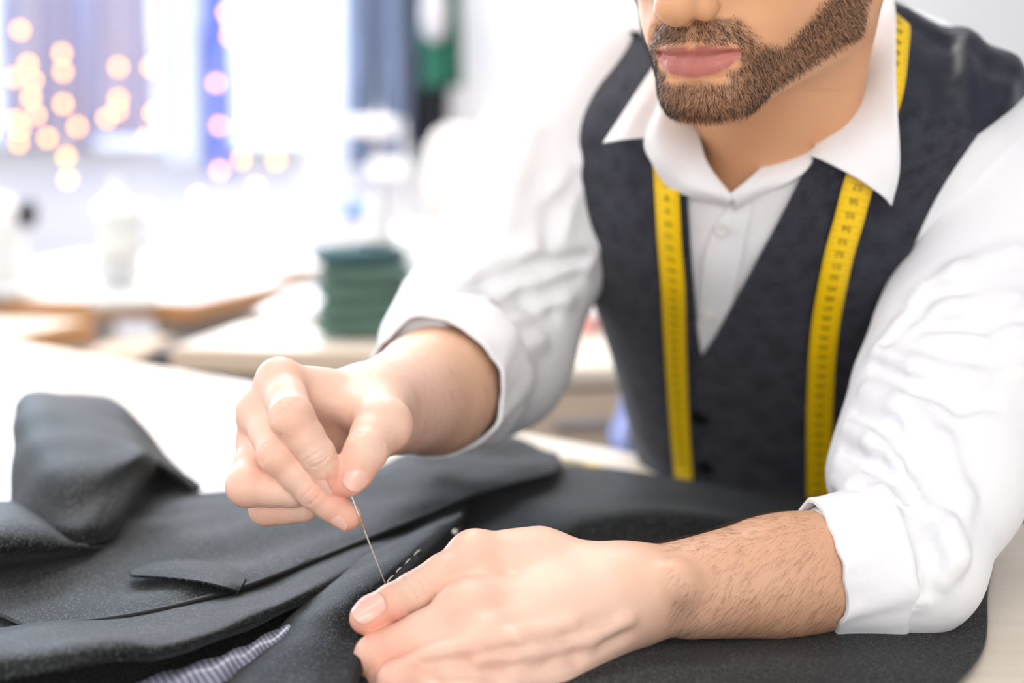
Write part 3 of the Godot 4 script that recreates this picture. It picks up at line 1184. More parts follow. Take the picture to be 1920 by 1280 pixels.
		fh.cone(HL(0.014 * e, -0.0008, 0.0005), HL(0.0270 * e, -0.0006, -0.0110), 0.0016, 0.0014, 0.0022, Vector3.ZERO, 1.0, true)
		# fold from nose to mouth corner
		fh.cone(HL(0.019 * e, 0.026, -0.0015), HL(0.034 * e, 0.006, -0.014), 0.0022, 0.0020, 0.006, Vector3.ZERO, 1.0, true)
	# philtrum
	fh.cone(HL(0, 0.010, 0.0055), HL(0, 0.019, 0.0035), 0.0016, 0.0014, 0.004, Vector3.ZERO, 1.0, true)
	# nose
	fh.cone(HL(0, 0.082, -0.013), HL(0, 0.0345, 0.0150), 0.0075, 0.0112, 0.013)
	fh.ball(HL(0, 0.0320, 0.0170), Vector3(0.0115, 0.0100, 0.0105), hb, 0.006)
	fh.cone(HL(0, 0.022, 0.004), HL(0, 0.027, 0.017), 0.0048, 0.0055, 0.004)
	for e in [-1.0, 1.0]:
		fh.ball(HL(0.0125 * e, 0.0285, 0.0035), Vector3(0.0068, 0.0085, 0.0105), hb, 0.005)
		fh.ball(HL(0.0068 * e, 0.0195, 0.0080), Vector3(0.0033, 0.0030, 0.0055), hb, 0.003, true)
		# eye sockets and eyes
		fh.ball(HL(0.032 * e, 0.070, -0.006), Vector3(0.020, 0.014, 0.012), hb, 0.014, true)
		fh.ball(HL(0.032 * e, 0.068, -0.0285), Vector3(0.0150, 0.0115, 0.0130), hb, 0.006)
		fh.cone(HL(0.020 * e, 0.0625, -0.0175), HL(0.045 * e, 0.0630, -0.0225), 0.0014, 0.0012, 0.003, Vector3.ZERO, 1.0, true)
		# ear
		fh.ball(HL(0.074 * e, 0.052, -0.098), Vector3(0.007, 0.030, 0.017), hb, 0.008)
		fh.ball(HL(0.082 * e, 0.054, -0.094), Vector3(0.005, 0.018, 0.009), hb, 0.004, true)
		fh.ball(HL(0.072 * e, 0.026, -0.092), Vector3(0.006, 0.010, 0.009), hb, 0.006)
	# neck
	fh.cone(HL(0, 0.030, -0.105), NB + upc * 0.01, 0.0560, 0.0590, 0.03)
	fh.cone(HL(0, -0.012, -0.100), NB + toward * 0.010 - upc * 0.02, 0.034, 0.050, 0.05)
	for e in [-1.0, 1.0]:
		fh.cone(HL(0.062 * e, 0.010, -0.115), NB + toward * 0.050 - upc * 0.045 + hS * 0.016 * e, 0.013, 0.011, 0.03)
	fh.cone(NB, NB + Vector3.DOWN * 0.05, 0.062, 0.066, 0.03)
	fh.cone(NB + toward * 0.01, P(1405, 345, 0.955), 0.056, 0.050, 0.03)
	var before := body.v.size()
	fh.surface(body, face_tint)
	# beard
	var beard := Buf.new()
	for q in range(before, body.v.size()):
		var p := body.v[q]
		var n := body.n[q]
		var l := p - hM
		var s := l.dot(hS)
		var u := l.dot(hU)
		var f := l.dot(hF)
		var w := beard_mask(s, u, f, n)
		if w < 0.05 or lip_mask(s, u, f) > 0.4:
			continue
		var reps := 4
		for z in reps:
			if rng.randf() > w * 0.95:
				continue
			var j := Vector3(rng.randf_range(-1, 1), rng.randf_range(-1, 1), rng.randf_range(-1, 1)) * 0.0014 * fineness
			j -= n * j.dot(n)
			# hair grows down and a little out to the sides, back along the jaw
			var grow := -hU * 0.9 + hS * signf(s) * clampf(absf(s) * 14.0, 0.0, 0.5) - hF * clampf((-f - 0.02) * 6.0, 0.0, 0.5)
			if u > 0.006 and absf(s) < 0.034:
				grow = -hU * 0.75 + hS * signf(s) * (0.35 + absf(s) * 10.0)
			grow += Vector3(rng.randfn(), rng.randfn(), rng.randfn()) * 0.22
			grow = (grow - n * grow.dot(n)).normalized()
			var g := rng.randf()
			var col := Color(0.13, 0.095, 0.075).lerp(Color(0.34, 0.22, 0.14), g * g * 0.8)
			hair(beard, p + j - n * 0.0004, (grow * 0.8 + n * rng.randf_range(0.35, 0.7)).normalized(), grow * 0.3 - n * 0.35, rng.randf_range(0.0028, 0.0058), 0.000085, lin(col))
	part("body", body, mats.skin, man, "bare skin of face, neck, forearms and hands")
	part("beard", beard, mats.hair, man, "short dark brown beard and moustache")
	part("arm_hair", hairs, mats.hair, man, "fine dark hair on the forearms")
	# hair on the head and brows, above the picture
	var cap := Field.new(HL(0, 0.12, -0.09) - Vector3.ONE * 0.15, HL(0, 0.12, -0.09) + Vector3.ONE * 0.15, 0.005)
	cap.ball(HL(0, 0.125, -0.100), Vector3(0.081, 0.096, 0.100), hb, 0.01)
	cap.ball(HL(0, 0.215, -0.035), Vector3(0.055, 0.022, 0.035), hb, 0.02)
	cap.ball(HL(0, 0.075, 0.01), Vector3(0.074, 0.080, 0.070), hb, 0.012, true)
	for e in [-1.0, 1.0]:
		cap.ball(HL(0.080 * e, 0.035, -0.09), Vector3(0.02, 0.045, 0.035), hb, 0.008, true)
	cap.ball(HL(0, 0.02, -0.02), Vector3(0.13, 0.085, 0.090), hb, 0.010, true)
	cap.ball(HL(0, -0.03, -0.12), Vector3(0.10, 0.055, 0.12), hb, 0.012, true)
	var cb := Buf.new()
	cap.surface(cb)
	part("hair", cb, mats.headhair, man, "short dark brown hair")
	for e in [-1.0, 1.0]:
		part("eyebrow", tube([HL(0.011 * e, 0.089, 0.0015), HL(0.030 * e, 0.095, -0.0035), HL(0.050 * e, 0.089, -0.0190)], [0.0028, 0.0036, 0.0014], 8, true, 10), mats.headhair, man)
		part("eyelash", tube([HL(0.019 * e, 0.0625, -0.0150), HL(0.032 * e, 0.0605, -0.0155), HL(0.045 * e, 0.0630, -0.0205)], [0.0005, 0.0009, 0.0005], 6, true, 10), mats.headhair, man)
	build_clothes(man)

func crease(fd: Field, at: Vector3, a: Vector3, b: Vector3, n: Vector3, _side: Vector3, r: float) -> void:
	var ax := (b - a).normalized()
	var nn := (n - ax * n.dot(ax)).normalized()
	var ac := ax.cross(nn).normalized()
	for w in [-0.0030, 0.0, 0.0030]:
		var last := Vector3.ZERO
		for k in 7:
			var x := (k - 3) / 3.0
			var d := (nn * cos(x * 0.9) + ac * sin(x * 0.9)).normalized()
			var p := skin_at(fd, at + ax * (w * (1.0 - 0.45 * x * x)), d)
			if k > 0:
				fd.cone(last, p, 0.00030, 0.00030, 0.0014, Vector3.ZERO, 1.0, true)
			last = p

# ---------------------------------------------------------------- clothes
# The chest as a stack of ovals: height row, middle, distance, half width, half depth, turn
var chest := [
	[20.0, 1436.0, 1.035, 0.070, 0.055, 20.0], [60.0, 1450.0, 1.035, 0.118, 0.085, 20.0],
	[150.0, 1474.0, 1.02, 0.160, 0.110, 22.0], [250.0, 1482.0, 1.005, 0.182, 0.128, 24.0], [350.0, 1480.0, 1.005, 0.176, 0.132, 27.0],
	[500.0, 1474.0, 1.035, 0.164, 0.128, 33.0], [600.0, 1478.0, 1.075, 0.160, 0.124, 38.0], [700.0, 1486.0, 1.115, 0.156, 0.122, 40.0],
	[820.0, 1504.0, 1.155, 0.154, 0.122, 40.0], [930.0, 1522.0, 1.185, 0.154, 0.122, 40.0], [1100.0, 1540.0, 1.215, 0.156, 0.124, 38.0], [1300.0, 1545.0, 1.235, 0.160, 0.124, 36.0]]

func chest_row(v: float) -> Array:
	var k := 0
	while k < chest.size() - 2 and v > chest[k + 1][0]:
		k += 1
	var t := clampf((v - chest[k][0]) / (chest[k + 1][0] - chest[k][0]), 0.0, 1.0)
	var r := [v]
	for q in range(1, 6):
		var y0: float = chest[maxi(k - 1, 0)][q]
		var y1: float = chest[k][q]
		var y2: float = chest[k + 1][q]
		var y3: float = chest[mini(k + 2, chest.size() - 1)][q]
		var v0: float = chest[maxi(k - 1, 0)][0]
		var v1: float = chest[k][0]
		var v2: float = chest[k + 1][0]
		var v3: float = chest[mini(k + 2, chest.size() - 1)][0]
		var m1 := (y2 - y0) / maxf(v2 - v0, 1.0) * (v2 - v1)
		var m2 := (y3 - y1) / maxf(v3 - v1, 1.0) * (v2 - v1)
		var t2 := t * t
		var t3 := t2 * t
		r.append((2 * t3 - 3 * t2 + 1) * y1 + (t3 - 2 * t2 + t) * m1 + (-2 * t3 + 3 * t2) * y2 + (t3 - t2) * m2)
	return r

func chest_at(a: float, v: float) -> Vector3:
	var r := chest_row(v)
	var psi := deg_to_rad(r[5])
	var side := cam_t.basis * Vector3(cos(psi), 0, sin(psi))
	var front := cam_t.basis * Vector3(-sin(psi), 0, cos(psi))
	var ca := cos(a)
	var sa := sin(a)
	return P(r[1], v, r[2]) + side * (r[3] * signf(ca) * pow(absf(ca), 0.88)) + front * (r[4] * signf(sa) * pow(absf(sa), 0.88))

func chest_n(a: float, v: float) -> Vector3:
	var da := chest_at(a + 0.03, v) - chest_at(a - 0.03, v)
	var dv := chest_at(a, v + 4.0) - chest_at(a, v - 4.0)
	return da.cross(dv).normalized()

func to_px(p: Vector3) -> Vector2:
	var q := cam_t.affine_inverse() * p
	return Vector2(960.0 + q.x / -q.z * F, 640.0 - q.y / -q.z * F)

# angle and row of the chest point seen at a picture position (nearest side)
func chest_find(u: float, v: float) -> Vector2:
	var row := v
	var a := PI / 2
	for it in 5:
		var lo := 0.02
		var hi := PI + 0.1
		for q in 18:
			var mid := (lo + hi) * 0.5
			if to_px(chest_at(mid, row)).x > u:
				lo = mid
			else:
				hi = mid
		a = (lo + hi) * 0.5
		row += (v - to_px(chest_at(a, row)).y) * 0.9
	return Vector2(a, row)

func on_chest(u: float, v: float, off: float) -> Vector3:
	var q := chest_find(u, v)
	return chest_at(q.x, q.y) + chest_n(q.x, q.y) * off

func poly(pts: Array, t: float) -> Vector2:
	# by arc length
	var total := 0.0
	for k in pts.size() - 1:
		total += (pts[k] as Vector2).distance_to(pts[k + 1])
	var s := t * total
	for k in pts.size() - 1:
		var l: float = (pts[k] as Vector2).distance_to(pts[k + 1])
		if s <= l or k == pts.size() - 2:
			var a: Vector2 = pts[maxi(k - 1, 0)]
			var d: Vector2 = pts[mini(k + 2, pts.size() - 1)]
			return (pts[k] as Vector2).cubic_interpolate(pts[k + 1], a, d, clampf(s / l, 0.0, 1.0))
		s -= l
	return pts[-1]

# a cloth panel on the chest between two edges; wrap adds columns beyond the outer edge, round the body
func panel(inner: Array, outer: Array, nu: int, nv: int, off: float, thick: float, wrap_in := 0.0, wrap_out := 0.0, shift = null) -> Buf:
	var rows := []
	for j in nv + 1:
		var t := float(j) / nv
		var pi := poly(inner, t)
		var po := poly(outer, t)
		var a := chest_find(pi.x, pi.y)
		var b := chest_find(po.x, po.y)
		var row := []
		for k in nu + 1:
			var q := a.lerp(b, float(k) / nu)
			row.append(chest_at(q.x, q.y) + chest_n(q.x, q.y) * off)
		if wrap_out != 0.0:
			for k in 5:
				var q := Vector2(b.x + wrap_out * (k + 1) / 5.0, b.y)
				row.append(chest_at(q.x, q.y) + chest_n(q.x, q.y) * off)
		rows.append(row)
	var n: int = rows[0].size() - 1
	var b2 := sheet(rows, n * 2, nv * 2, thick, shift)
	var mid: int = (nv) * (n * 2 + 1) + n
	if b2.n[mid].dot(cam_t.basis.z) < 0.0:
		b2 = sheet(rows, n * 2, nv * 2, thick, shift, true)
	return b2

func facing_us(rows: Array, nu: int, nv: int, thick: float, shift = null) -> Buf:
	var b := sheet(rows, nu, nv, thick, shift)
	var mid := (nv / 2) * (nu + 1) + nu / 2
	if b.n[mid].dot(cam_t.origin - b.v[mid]) < 0.0:
		b = sheet(rows, nu, nv, thick, shift, true)
	return b

func ray_hit(fd: Field, u: float, v: float, z0: float, z1: float) -> Vector3:
	var z := z0
	while z < z1:
		var p := P(u, v, z)
		if fd.sample(p) < 0.0:
			return p
		z += fd.h * 0.6
	return P(u, v, z1)

# a fold lying on a field's surface along picture points
func fold(fd: Field, pts: Array, z0: float, z1: float, r: float, k: float, cut := false) -> void:
	var line := []
	for q in pts:
		var p := ray_hit(fd, q.x, q.y, z0, z1)
		if p.distance_to(P(q.x, q.y, z1)) < 0.001:
			continue
		line.append(p)
	for j in line.size() - 1:
		var w0 := r * (0.45 if j == 0 else 1.0)
		var w1 := r * (0.45 if j == line.size() - 2 else 1.0)
		fd.cone(line[j], line[j + 1], w0, w1, k, Vector3.ZERO, 1.0, cut)

func V2(a: Array) -> Array:
	var r := []
	for k in range(0, a.size(), 2):
		r.append(Vector2(a[k], a[k + 1]))
	return r

func build_clothes(man: Node3D) -> void:
	var wr := FastNoiseLite.new()
	wr.seed = 11
	wr.frequency = 1.0
	wr.fractal_octaves = 2
	# --- shirt: chest, sleeves in one mesh
	var shirt := Buf.new()
	var rows := []
	for j in 30:
		var v := 22.0 + j * 43.0
		var row := []
		for k in 33:
			var a := TAU * k / 32.0
			row.append(chest_at(a, v))
		if j == 0:
			var top := []
			for k in 33:
				top.append(P(1436, 10, 1.035).lerp(row[k], 0.15))
			rows.append(top)
		rows.append(row)
	var bs := sheet(rows, 96, 110, 0.0, func(p, s, t): return wr.get_noise_3dv(p * Vector3(26, 10, 26)) * 0.0016)
	var vee := PackedVector2Array([Vector2(1226, -80), Vector2(1250, 150), Vector2(1280, 245), Vector2(1312, 330), Vector2(1372, 383), Vector2(1444, 336), Vector2(1514, 266), Vector2(1574, 188), Vector2(1646, 30), Vector2(1650, -80)])
	var keep := PackedInt32Array()
	for q in range(0, bs.i.size(), 3):
		var c := (bs.v[bs.i[q]] + bs.v[bs.i[q + 1]] + bs.v[bs.i[q + 2]]) / 3.0
		if c.distance_to(cam_t.origin) < 1.05 and Geometry2D.is_point_in_polygon(to_px(c), vee):
			continue
		keep.append_array([bs.i[q], bs.i[q + 1], bs.i[q + 2]])
	bs.i = keep
	if bs.n[30 * 97 + 24].dot(cam_t.basis.z) < 0.0:
		for k in bs.n.size():
			bs.n[k] = -bs.n[k]
	shirt.join(bs)
	var FA := P(810, 730, 0.900)
	var EL := P(915, 660, 1.03)
	var R0 := P(1150, 190, 1.055)
	var R1 := P(1060, 300, 1.05)
	var R2 := P(985, 450, 1.045)
	var fr := Field.new(P(620, 860, 0.95).min(P(1260, 40, 1.2)) - Vector3.ONE * 0.05, P(620, 860, 0.8).max(P(1260, 40, 0.90)) + Vector3.ONE * 0.05, 0.0034 * fineness)
	fr.cone(R0, R1, 0.072, 0.073, 0.02)
	fr.cone(R1, R2, 0.073, 0.068, 0.02)
	fr.cone(R2, EL, 0.068, 0.066, 0.02)
	fr.cone(EL, FA.lerp(EL, 0.60), 0.064, 0.0545, 0.02)
	fr.cone(P(800, 640, 0.955), P(850, 590, 1.0), 0.035, 0.045, 0.03)
	for q in [
		[1112, 462, 1010, 468, 920, 500, 850, 540], [1095, 500, 1000, 530, 900, 570, 830, 590], [1060, 560, 980, 600, 900, 625], [1010, 640, 950, 655, 880, 660, 820, 650],
		[1100, 300, 1060, 360, 1050, 430], [1000, 250, 970, 330, 950, 420], [760, 610, 830, 600, 890, 630, 930, 690], [900, 700, 880, 660, 840, 630]]:
		fold(fr, V2(q), 0.75, 1.2, 0.0030, 0.018)
	for q in [[1100, 482, 1010, 500, 920, 535, 850, 565], [1085, 525, 990, 562, 900, 598], [1040, 590, 960, 628, 880, 642], [1085, 330, 1040, 400, 1030, 450], [860, 610, 910, 650, 925, 700]]:
		fold(fr, V2(q), 0.75, 1.2, 0.0022, 0.016, true)
	fr.surface(shirt)
	var VA := P(1480, 1076, 0.752)
	var VE := P(1705, 1052, 0.765)
	var L0 := P(1880, 425, 0.935)
	var L1 := P(1815, 660, 0.875)
	var L2 := P(1752, 890, 0.820)
	var fl := Field.new(P(1420, 1290, 0.86).min(P(2150, 100, 1.1)) - Vector3.ONE * 0.03, P(2200, 100, 0.8).max(P(1420, 1290, 0.65)) + Vector3.ONE * 0.03, 0.0034 * fineness)
	fl.cone(P(1850, 340, 0.99), L0, 0.058, 0.072, 0.02)
	fl.cone(L0, L1, 0.072, 0.062, 0.02)
	fl.cone(L1, L2, 0.062, 0.055, 0.02)
	fl.cone(L2, VE, 0.054, 0.0420, 0.02)
	fl.cone(VE, VA.lerp(VE, 0.5), 0.0415, 0.0405, 0.015)
	fl.cone(P(1640, 890, 0.84), P(1700, 740, 0.86), 0.026, 0.032, 0.03)
	for q in [
		[1645, 662, 1700, 610, 1790, 580, 1900, 560], [1650, 655, 1720, 690, 1820, 715, 1910, 700], [1625, 730, 1690, 760, 1760, 830, 1800, 930, 1800, 1010], [1590, 800, 1640, 830, 1690, 880, 1730, 950],
		[1572, 870, 1620, 905, 1690, 930, 1760, 985, 1790, 1050], [1568, 905, 1600, 925, 1650, 935, 1700, 960], [1900, 470, 1800, 510, 1720, 560], [1905, 620, 1830, 640, 1740, 640],
		[1700, 1000, 1730, 1060, 1720, 1120], [1780, 980, 1790, 1040, 1770, 1090]]:
		fold(fl, V2(q), 0.62, 1.05, 0.0042, 0.012)
	for q in [
		[1660, 640, 1715, 585, 1745, 545, 1800, 545], [1640, 690, 1720, 725, 1800, 760, 1860, 760], [1600, 775, 1665, 800, 1720, 870, 1760, 960], [1580, 845, 1640, 870, 1700, 915, 1745, 985],
		[1570, 925, 1640, 950, 1720, 985, 1750, 1050, 1740, 1110], [1920, 590, 1840, 610, 1750, 610], [1672, 980, 1705, 1040, 1700, 1120]]:
		fold(fl, V2(q), 0.62, 1.05, 0.0028, 0.010, true)
	fl.surface(shirt)
	var so := part("shirt", shirt, mats.shirt, man, "white cotton shirt with rolled sleeves")
	# rolled cuffs
	part("cuff", cuff(FA.lerp(EL, 0.42), FA.lerp(EL, 0.04), 0.0580, 0.0525, 0.003, wr), mats.shirt, so, "rolled white cuff")
	part("cuff", cuff(VA.lerp(VE, 0.78), VA.lerp(VE, 0.24), 0.0445, 0.0410, 0.003, wr), mats.shirt, so, "rolled white cuff")
	# open collar
	var nk := [P(1640, -25, 0.940), P(1628, 25, 0.918), P(1592, 120, 0.892), P(1548, 225, 0.868), P(1521, 290, 0.856)]
	var ou := [P(1646, -25, 0.945), on_chest(1659, 90, 0.034), on_chest(1666, 210, 0.029), on_chest(1673, 300, 0.022), on_chest(1662, 369, 0.017)]
	rows = []
	for k in 5:
		var m: Vector3 = nk[k].lerp(ou[k], 0.5) + cam_t.basis.z * 0.014
		rows.append([nk[k], nk[k].lerp(ou[k], 0.12) + cam_t.basis.z * 0.007, m, nk[k].lerp(ou[k], 0.85) + cam_t.basis.z * 0.009, ou[k]])
	part("collar_leaf", facing_us(rows, 20, 28, 0.0016), mats.shirt, so, "white pointed collar leaf")
	var inn := [P(1372, 364, 0.878), P(1410, 330, 0.880), P(1450, 291, 0.885), P(1495, 240, 0.893), P(1537, 190, 0.900), P(1582, 110, 0.915), P(1628, 10, 0.945)]
	var out := [on_chest(1384, 390, 0.006), on_chest(1432, 358, 0.007), P(1480, 340, 0.868), P(1514, 312, 0.860), P(1528, 272, 0.862), P(1584, 140, 0.893), P(1636, 10, 0.930)]
	rows = []
	for k in 7:
		rows.append([inn[k], inn[k].lerp(out[k], 0.4) + cam_t.basis.z * 0.004, inn[k].lerp(out[k], 0.75) + cam_t.basis.z * 0.004, out[k]])
	part("collar_band", facing_us(rows, 14, 30, 0.0016), mats.shirt, so, "turned-back white shirt front and collar band")
	inn = [P(1372, 364, 0.880), P(1347, 336, 0.884), P(1324, 302, 0.890), P(1312, 258, 0.900), P(1300, 205, 0.912), P(1285, 150, 0.93)]
	out = [on_chest(1370, 380, 0.007), on_chest(1322, 366, 0.009), on_chest(1270, 346, 0.011), P(1222, 305, 0.895), P(1208, 255, 0.897), P(1242, 175, 0.915)]
	rows = []
	for k in 6:
		rows.append([inn[k], inn[k].lerp(out[k], 0.35) + cam_t.basis.z * 0.006, inn[k].lerp(out[k], 0.75) + cam_t.basis.z * 0.008, out[k]])
	part("collar_band", facing_us(rows, 14, 30, 0.0016), mats.shirt, so, "turned-back white shirt front and collar band")
	# far collar leaf, pointing left
	nk = [P(1290, 100, 0.955), P(1265, 140, 0.935), P(1240, 180, 0.915), P(1218, 225, 0.903), P(1209, 256, 0.898)]
	ou = [P(1238, 105, 0.945), P(1208, 150, 0.925), P(1180, 192, 0.912), P(1154, 232, 0.903), P(1131, 266, 0.896)]
	rows = []
	for k in 5:
		rows.append([nk[k], nk[k].lerp(ou[k], 0.5) + cam_t.basis.z * 0.003, ou[k]])
	part("collar_leaf", facing_us(rows, 14, 24, 0.0016), mats.shirt, so, "white pointed collar leaf")
	# collar standing round the back of the neck
	var lowr := [P(1630, 5, 0.935), P(1600, -10, 0.985), P(1530, -22, 1.025), P(1450, -20, 1.045), P(1370, 0, 1.04), P(1310, 50, 1.005), P(1286, 110, 0.955)]
	rows = []
	for k in 7:
		var up: Vector3 = lowr[k] + (HL(0, 0.03, -0.105) - P(1460, 40, 0.985)).normalized() * 0.034
		rows.append([lowr[k] - cam_t.basis.y * 0.012, lowr[k].lerp(up, 0.5), up, up + (lowr[k] - P(1460, 40, 0.96)).normalized() * 0.004 - cam_t.basis.y * 0.004, lowr[k] + (lowr[k] - P(1460, 40, 0.96)).normalized() * 0.012])
	part("collar_back", facing_us(rows, 24, 40, 0.0014), mats.shirt, so, "white collar standing round the neck")
	# button placket
	part("placket", panel(V2([1374, 378, 1340, 425, 1322, 480, 1312, 560, 1306, 640, 1304, 720]), V2([1412, 380, 1400, 430, 1388, 490, 1376, 560, 1366, 640, 1360, 720]), 6, 16, 0.0018, 0.0015), mats.shirt, so)
	for q in [Vector2(1357, 425), Vector2(1330, 586)]:
		var c := on_chest(q.x, q.y, 0.0045)
		var f := chest_find(q.x, q.y)
		part("button", button(c, chest_n(f.x, f.y), 0.0052), mats.shirt_button, so, "small white shirt button")
	# --- vest
	var vest := Node3D.new()
	var wv := func(p, s, t): return wr.get_noise_3dv(p * Vector3(14, 8, 14)) * 0.0022
	var lf := part("vest", panel(V2([1262, 75, 1262, 150, 1275, 250, 1288, 345, 1294, 450, 1302, 550, 1312, 640, 1322, 690, 1340, 800, 1355, 960]), V2([1190, 70, 1131, 160, 1097, 240, 1087, 330, 1100, 430, 1127, 510, 1152, 600, 1182, 700, 1210, 820, 1236, 960]), 14, 34, 0.0045, 0.0028, 0.0, 0.9, wv), mats.vest, man, "charcoal wool vest with navy satin back")
	part("front_panel", panel(V2([1650, 188, 1590, 245, 1532, 292, 1502, 340, 1468, 404, 1428, 476, 1388, 548, 1350, 618, 1312, 687, 1318, 780, 1332, 960]), V2([1824, 250, 1790, 295, 1757, 345, 1728, 400, 1699, 470, 1674, 540, 1654, 610, 1645, 680, 1660, 780, 1700, 860, 1720, 960]), 14, 40, 0.0068, 0.0028, 0.0, 0.0, wv), mats.vest, lf)
	# satin back over the shoulder
	rows = []
	var seam := []
	for k in 6:
		var q := Vector2(1652, 186).lerp(Vector2(1826, 251), k / 5.0)
		seam.append(on_chest(q.x, q.y, 0.007))
	rows.append(seam)
	for rw in [[1662, 125, 1705, 137, 1748, 152, 1790, 172, 1838, 196, 1874, 214], [1660, 75, 1705, 90, 1750, 108, 1798, 128, 1852, 162, 1902, 190], [1655, 35, 1703, 53, 1751, 74, 1803, 92, 1862, 130, 1918, 172]]:
		var row := []
		for k in 6:
			row.append(on_chest(rw[k * 2], rw[k * 2 + 1], 0.0125))
		rows.append(row)
	rows.append([P(1648, 3, 0.995), P(1700, 22, 0.99), P(1750, 46, 0.985), P(1805, 62, 0.985), P(1865, 104, 0.985), P(1926, 158, 0.985)])
	rows.append([P(1640, 10, 1.09), P(1700, 36, 1.09), P(1750, 64, 1.09), P(1805, 82, 1.09), P(1865, 128, 1.08), P(1930, 178, 1.07)])
	rows.append([P(1640, 260, 1.17), P(1700, 270, 1.17), P(1750, 280, 1.17), P(1805, 290, 1.16), P(1865, 320, 1.15), P(1930, 380, 1.14)])
	part("satin_back", facing_us(rows, 60, 70, 0.0022, func(p, s, t): return (sin(s * 22.0 + 3.0 * t) * 0.0026 * smoothstep(0.35, 0.6, s) + sin(s * 9.0 + 1.0) * 0.002) * smoothstep(0.02, 0.25, t) * (1.0 - smoothstep(0.5, 0.65, t)) + wr.get_noise_3dv(p * 30.0) * 0.0015), mats.satin, lf, "navy satin back of the vest")
	rows = []
	rows.append([on_chest(1186, 74, 0.006), on_chest(1210, 78, 0.006), on_chest(1235, 84, 0.006), on_chest(1262, 90, 0.006)])
	rows.append([P(1196, 62, 0.99), P(1215, 60, 0.99), P(1240, 60, 0.99), P(1262, 62, 0.99)])
	rows.append([P(1215, 40, 1.06), P(1230, 36, 1.06), P(1250, 34, 1.06), P(1270, 34, 1.06)])
	rows.append([P(1215, 90, 1.13), P(1230, 90, 1.13), P(1250, 90, 1.13), P(1270, 90, 1.13)])
	part("satin_back", facing_us(rows, 12, 20, 0.0022), mats.satin, lf, "navy satin back of the vest")
	# shirt tail hanging out at the waist
	rows = []
	rows.append([P(1146, 590, 1.24), P(1175, 590, 1.22), P(1230, 600, 1.23)])
	rows.append([P(1164, 690, 1.26), P(1192, 700, 1.235), P(1250, 710, 1.25)])
	rows.append([P(1164, 760, 1.28), P(1194, 770, 1.245), P(1256, 780, 1.26)])
	rows.append([P(1142, 815, 1.29), P(1184, 825, 1.25), P(1262, 830, 1.27)])
	rows.append([P(1148, 850, 1.29), P(1192, 870, 1.255), P(1270, 885, 1.28)])
	part("shirt_tail", facing_us(rows, 20, 24, 0.002, func(p, s, t): return sin(s * 16.0 + t * 3.0) * 0.003), mats.shirt_tail, so, "pale blue striped shirt tail at the waist")
	for q in [Vector2(1322, 768), Vector2(1333, 862)]:
		var f := chest_find(q.x, q.y)
		part("button", button(on_chest(q.x, q.y, 0.0095), chest_n(f.x, f.y), 0.0075), mats.dark_button, lf, "dark vest button")
	# trousers below the table
	var ft := Field.new(P(1250, 1000, 1.35) - Vector3(0.2, 0.8, 0.35), P(1700, 900, 1.1) + Vector3(0.3, 0.12, 0.3), 0.014)
	var hip := P(1530, 1000, 1.22)
	for e in [-1.0, 1.0]:
		ft.cone(hip + Vector3(0.085 * e, -0.03, -0.01), Vector3(hip.x + 0.10 * e, 0.45, hip.z - 0.02), 0.10, 0.070, 0.05)
		ft.cone(Vector3(hip.x + 0.10 * e, 0.45, hip.z - 0.02), Vector3(hip.x + 0.11 * e, 0.08, hip.z - 0.05), 0.070, 0.060, 0.03)
	ft.cone(hip + Vector3(0, 0.02, -0.01), hip + Vector3(0, -0.05, -0.01), 0.13, 0.13, 0.05)
	var tb := Buf.new()
	ft.surface(tb)
	part("trousers", tb, mats.trousers, man, "dark trousers")
	for e in [-1.0, 1.0]:
		var sh := Field.new(Vector3(hip.x + 0.11 * e - 0.1, -0.01, hip.z - 0.25), Vector3(hip.x + 0.11 * e + 0.1, 0.16, hip.z + 0.22), 0.008)
		sh.cone(Vector3(hip.x + 0.11 * e, 0.042, hip.z - 0.09), Vector3(hip.x + 0.11 * e, 0.035, hip.z + 0.11), 0.04, 0.034, 0.02)
		sh.cone(Vector3(hip.x + 0.11 * e, 0.042, hip.z - 0.06), Vector3(hip.x + 0.11 * e, 0.09, hip.z - 0.05), 0.04, 0.045, 0.02)
		var sb := Buf.new()
		sh.surface(sb)
		part("shoe", sb, mats.dark_button, man, "black shoe")
	vest.free()

func cuff(a: Vector3, b: Vector3, ra: float, rb: float, thick: float, wr: FastNoiseLite) -> Buf:
	# a rolled band: outer wall from a to b, rounded lip, inner wall back
	var out := Buf.new()
	var ax := (b - a).normalized()
	var s := ax.cross(Vector3.UP).normalized()
	var w := s.cross(ax).normalized()
	var l := a.distance_to(b)
	var prof := [Vector2(0.0, ra), Vector2(l * 0.10, ra + 0.0015), Vector2(l * 0.45, lerpf(ra, rb, 0.42) + 0.001), Vector2(l * 0.8, lerpf(ra, rb, 0.8)), Vector2(l * 0.97, rb), Vector2(l, rb - thick * 0.3), Vector2(l * 1.0, rb - thick * 0.8), Vector2(l * 0.96, rb - thick), Vector2(l * 0.5, lerpf(ra, rb, 0.5) - thick), Vector2(0.0, ra - thick)]
	var n := 64
	var rows := []
	for q in prof:
		var row := []
		for k in n + 1:
			var an := TAU * k / n
			var d := s * cos(an) + w * sin(an)
			var wob := wr.get_noise_2d(cos(an) * 1.3 + 7.0, sin(an) * 1.3 + q.x * 12.0) * 0.0035
			row.append(a + ax * (q.x + wr.get_noise_2d(cos(an) * 1.1, sin(an) * 1.1 + 20.0) * 0.003) + d * (q.y + wob))
		rows.append(row)
	out = sheet(rows, n, 40, 0.0)
	var c := out.v[n / 2 + (n + 1) * 10]
	if out.n[n / 2 + (n + 1) * 10].dot(c - a - ax * (c - a).dot(ax)) < 0.0:
		out = sheet(rows, n, 40, 0.0, null, true)
	return out

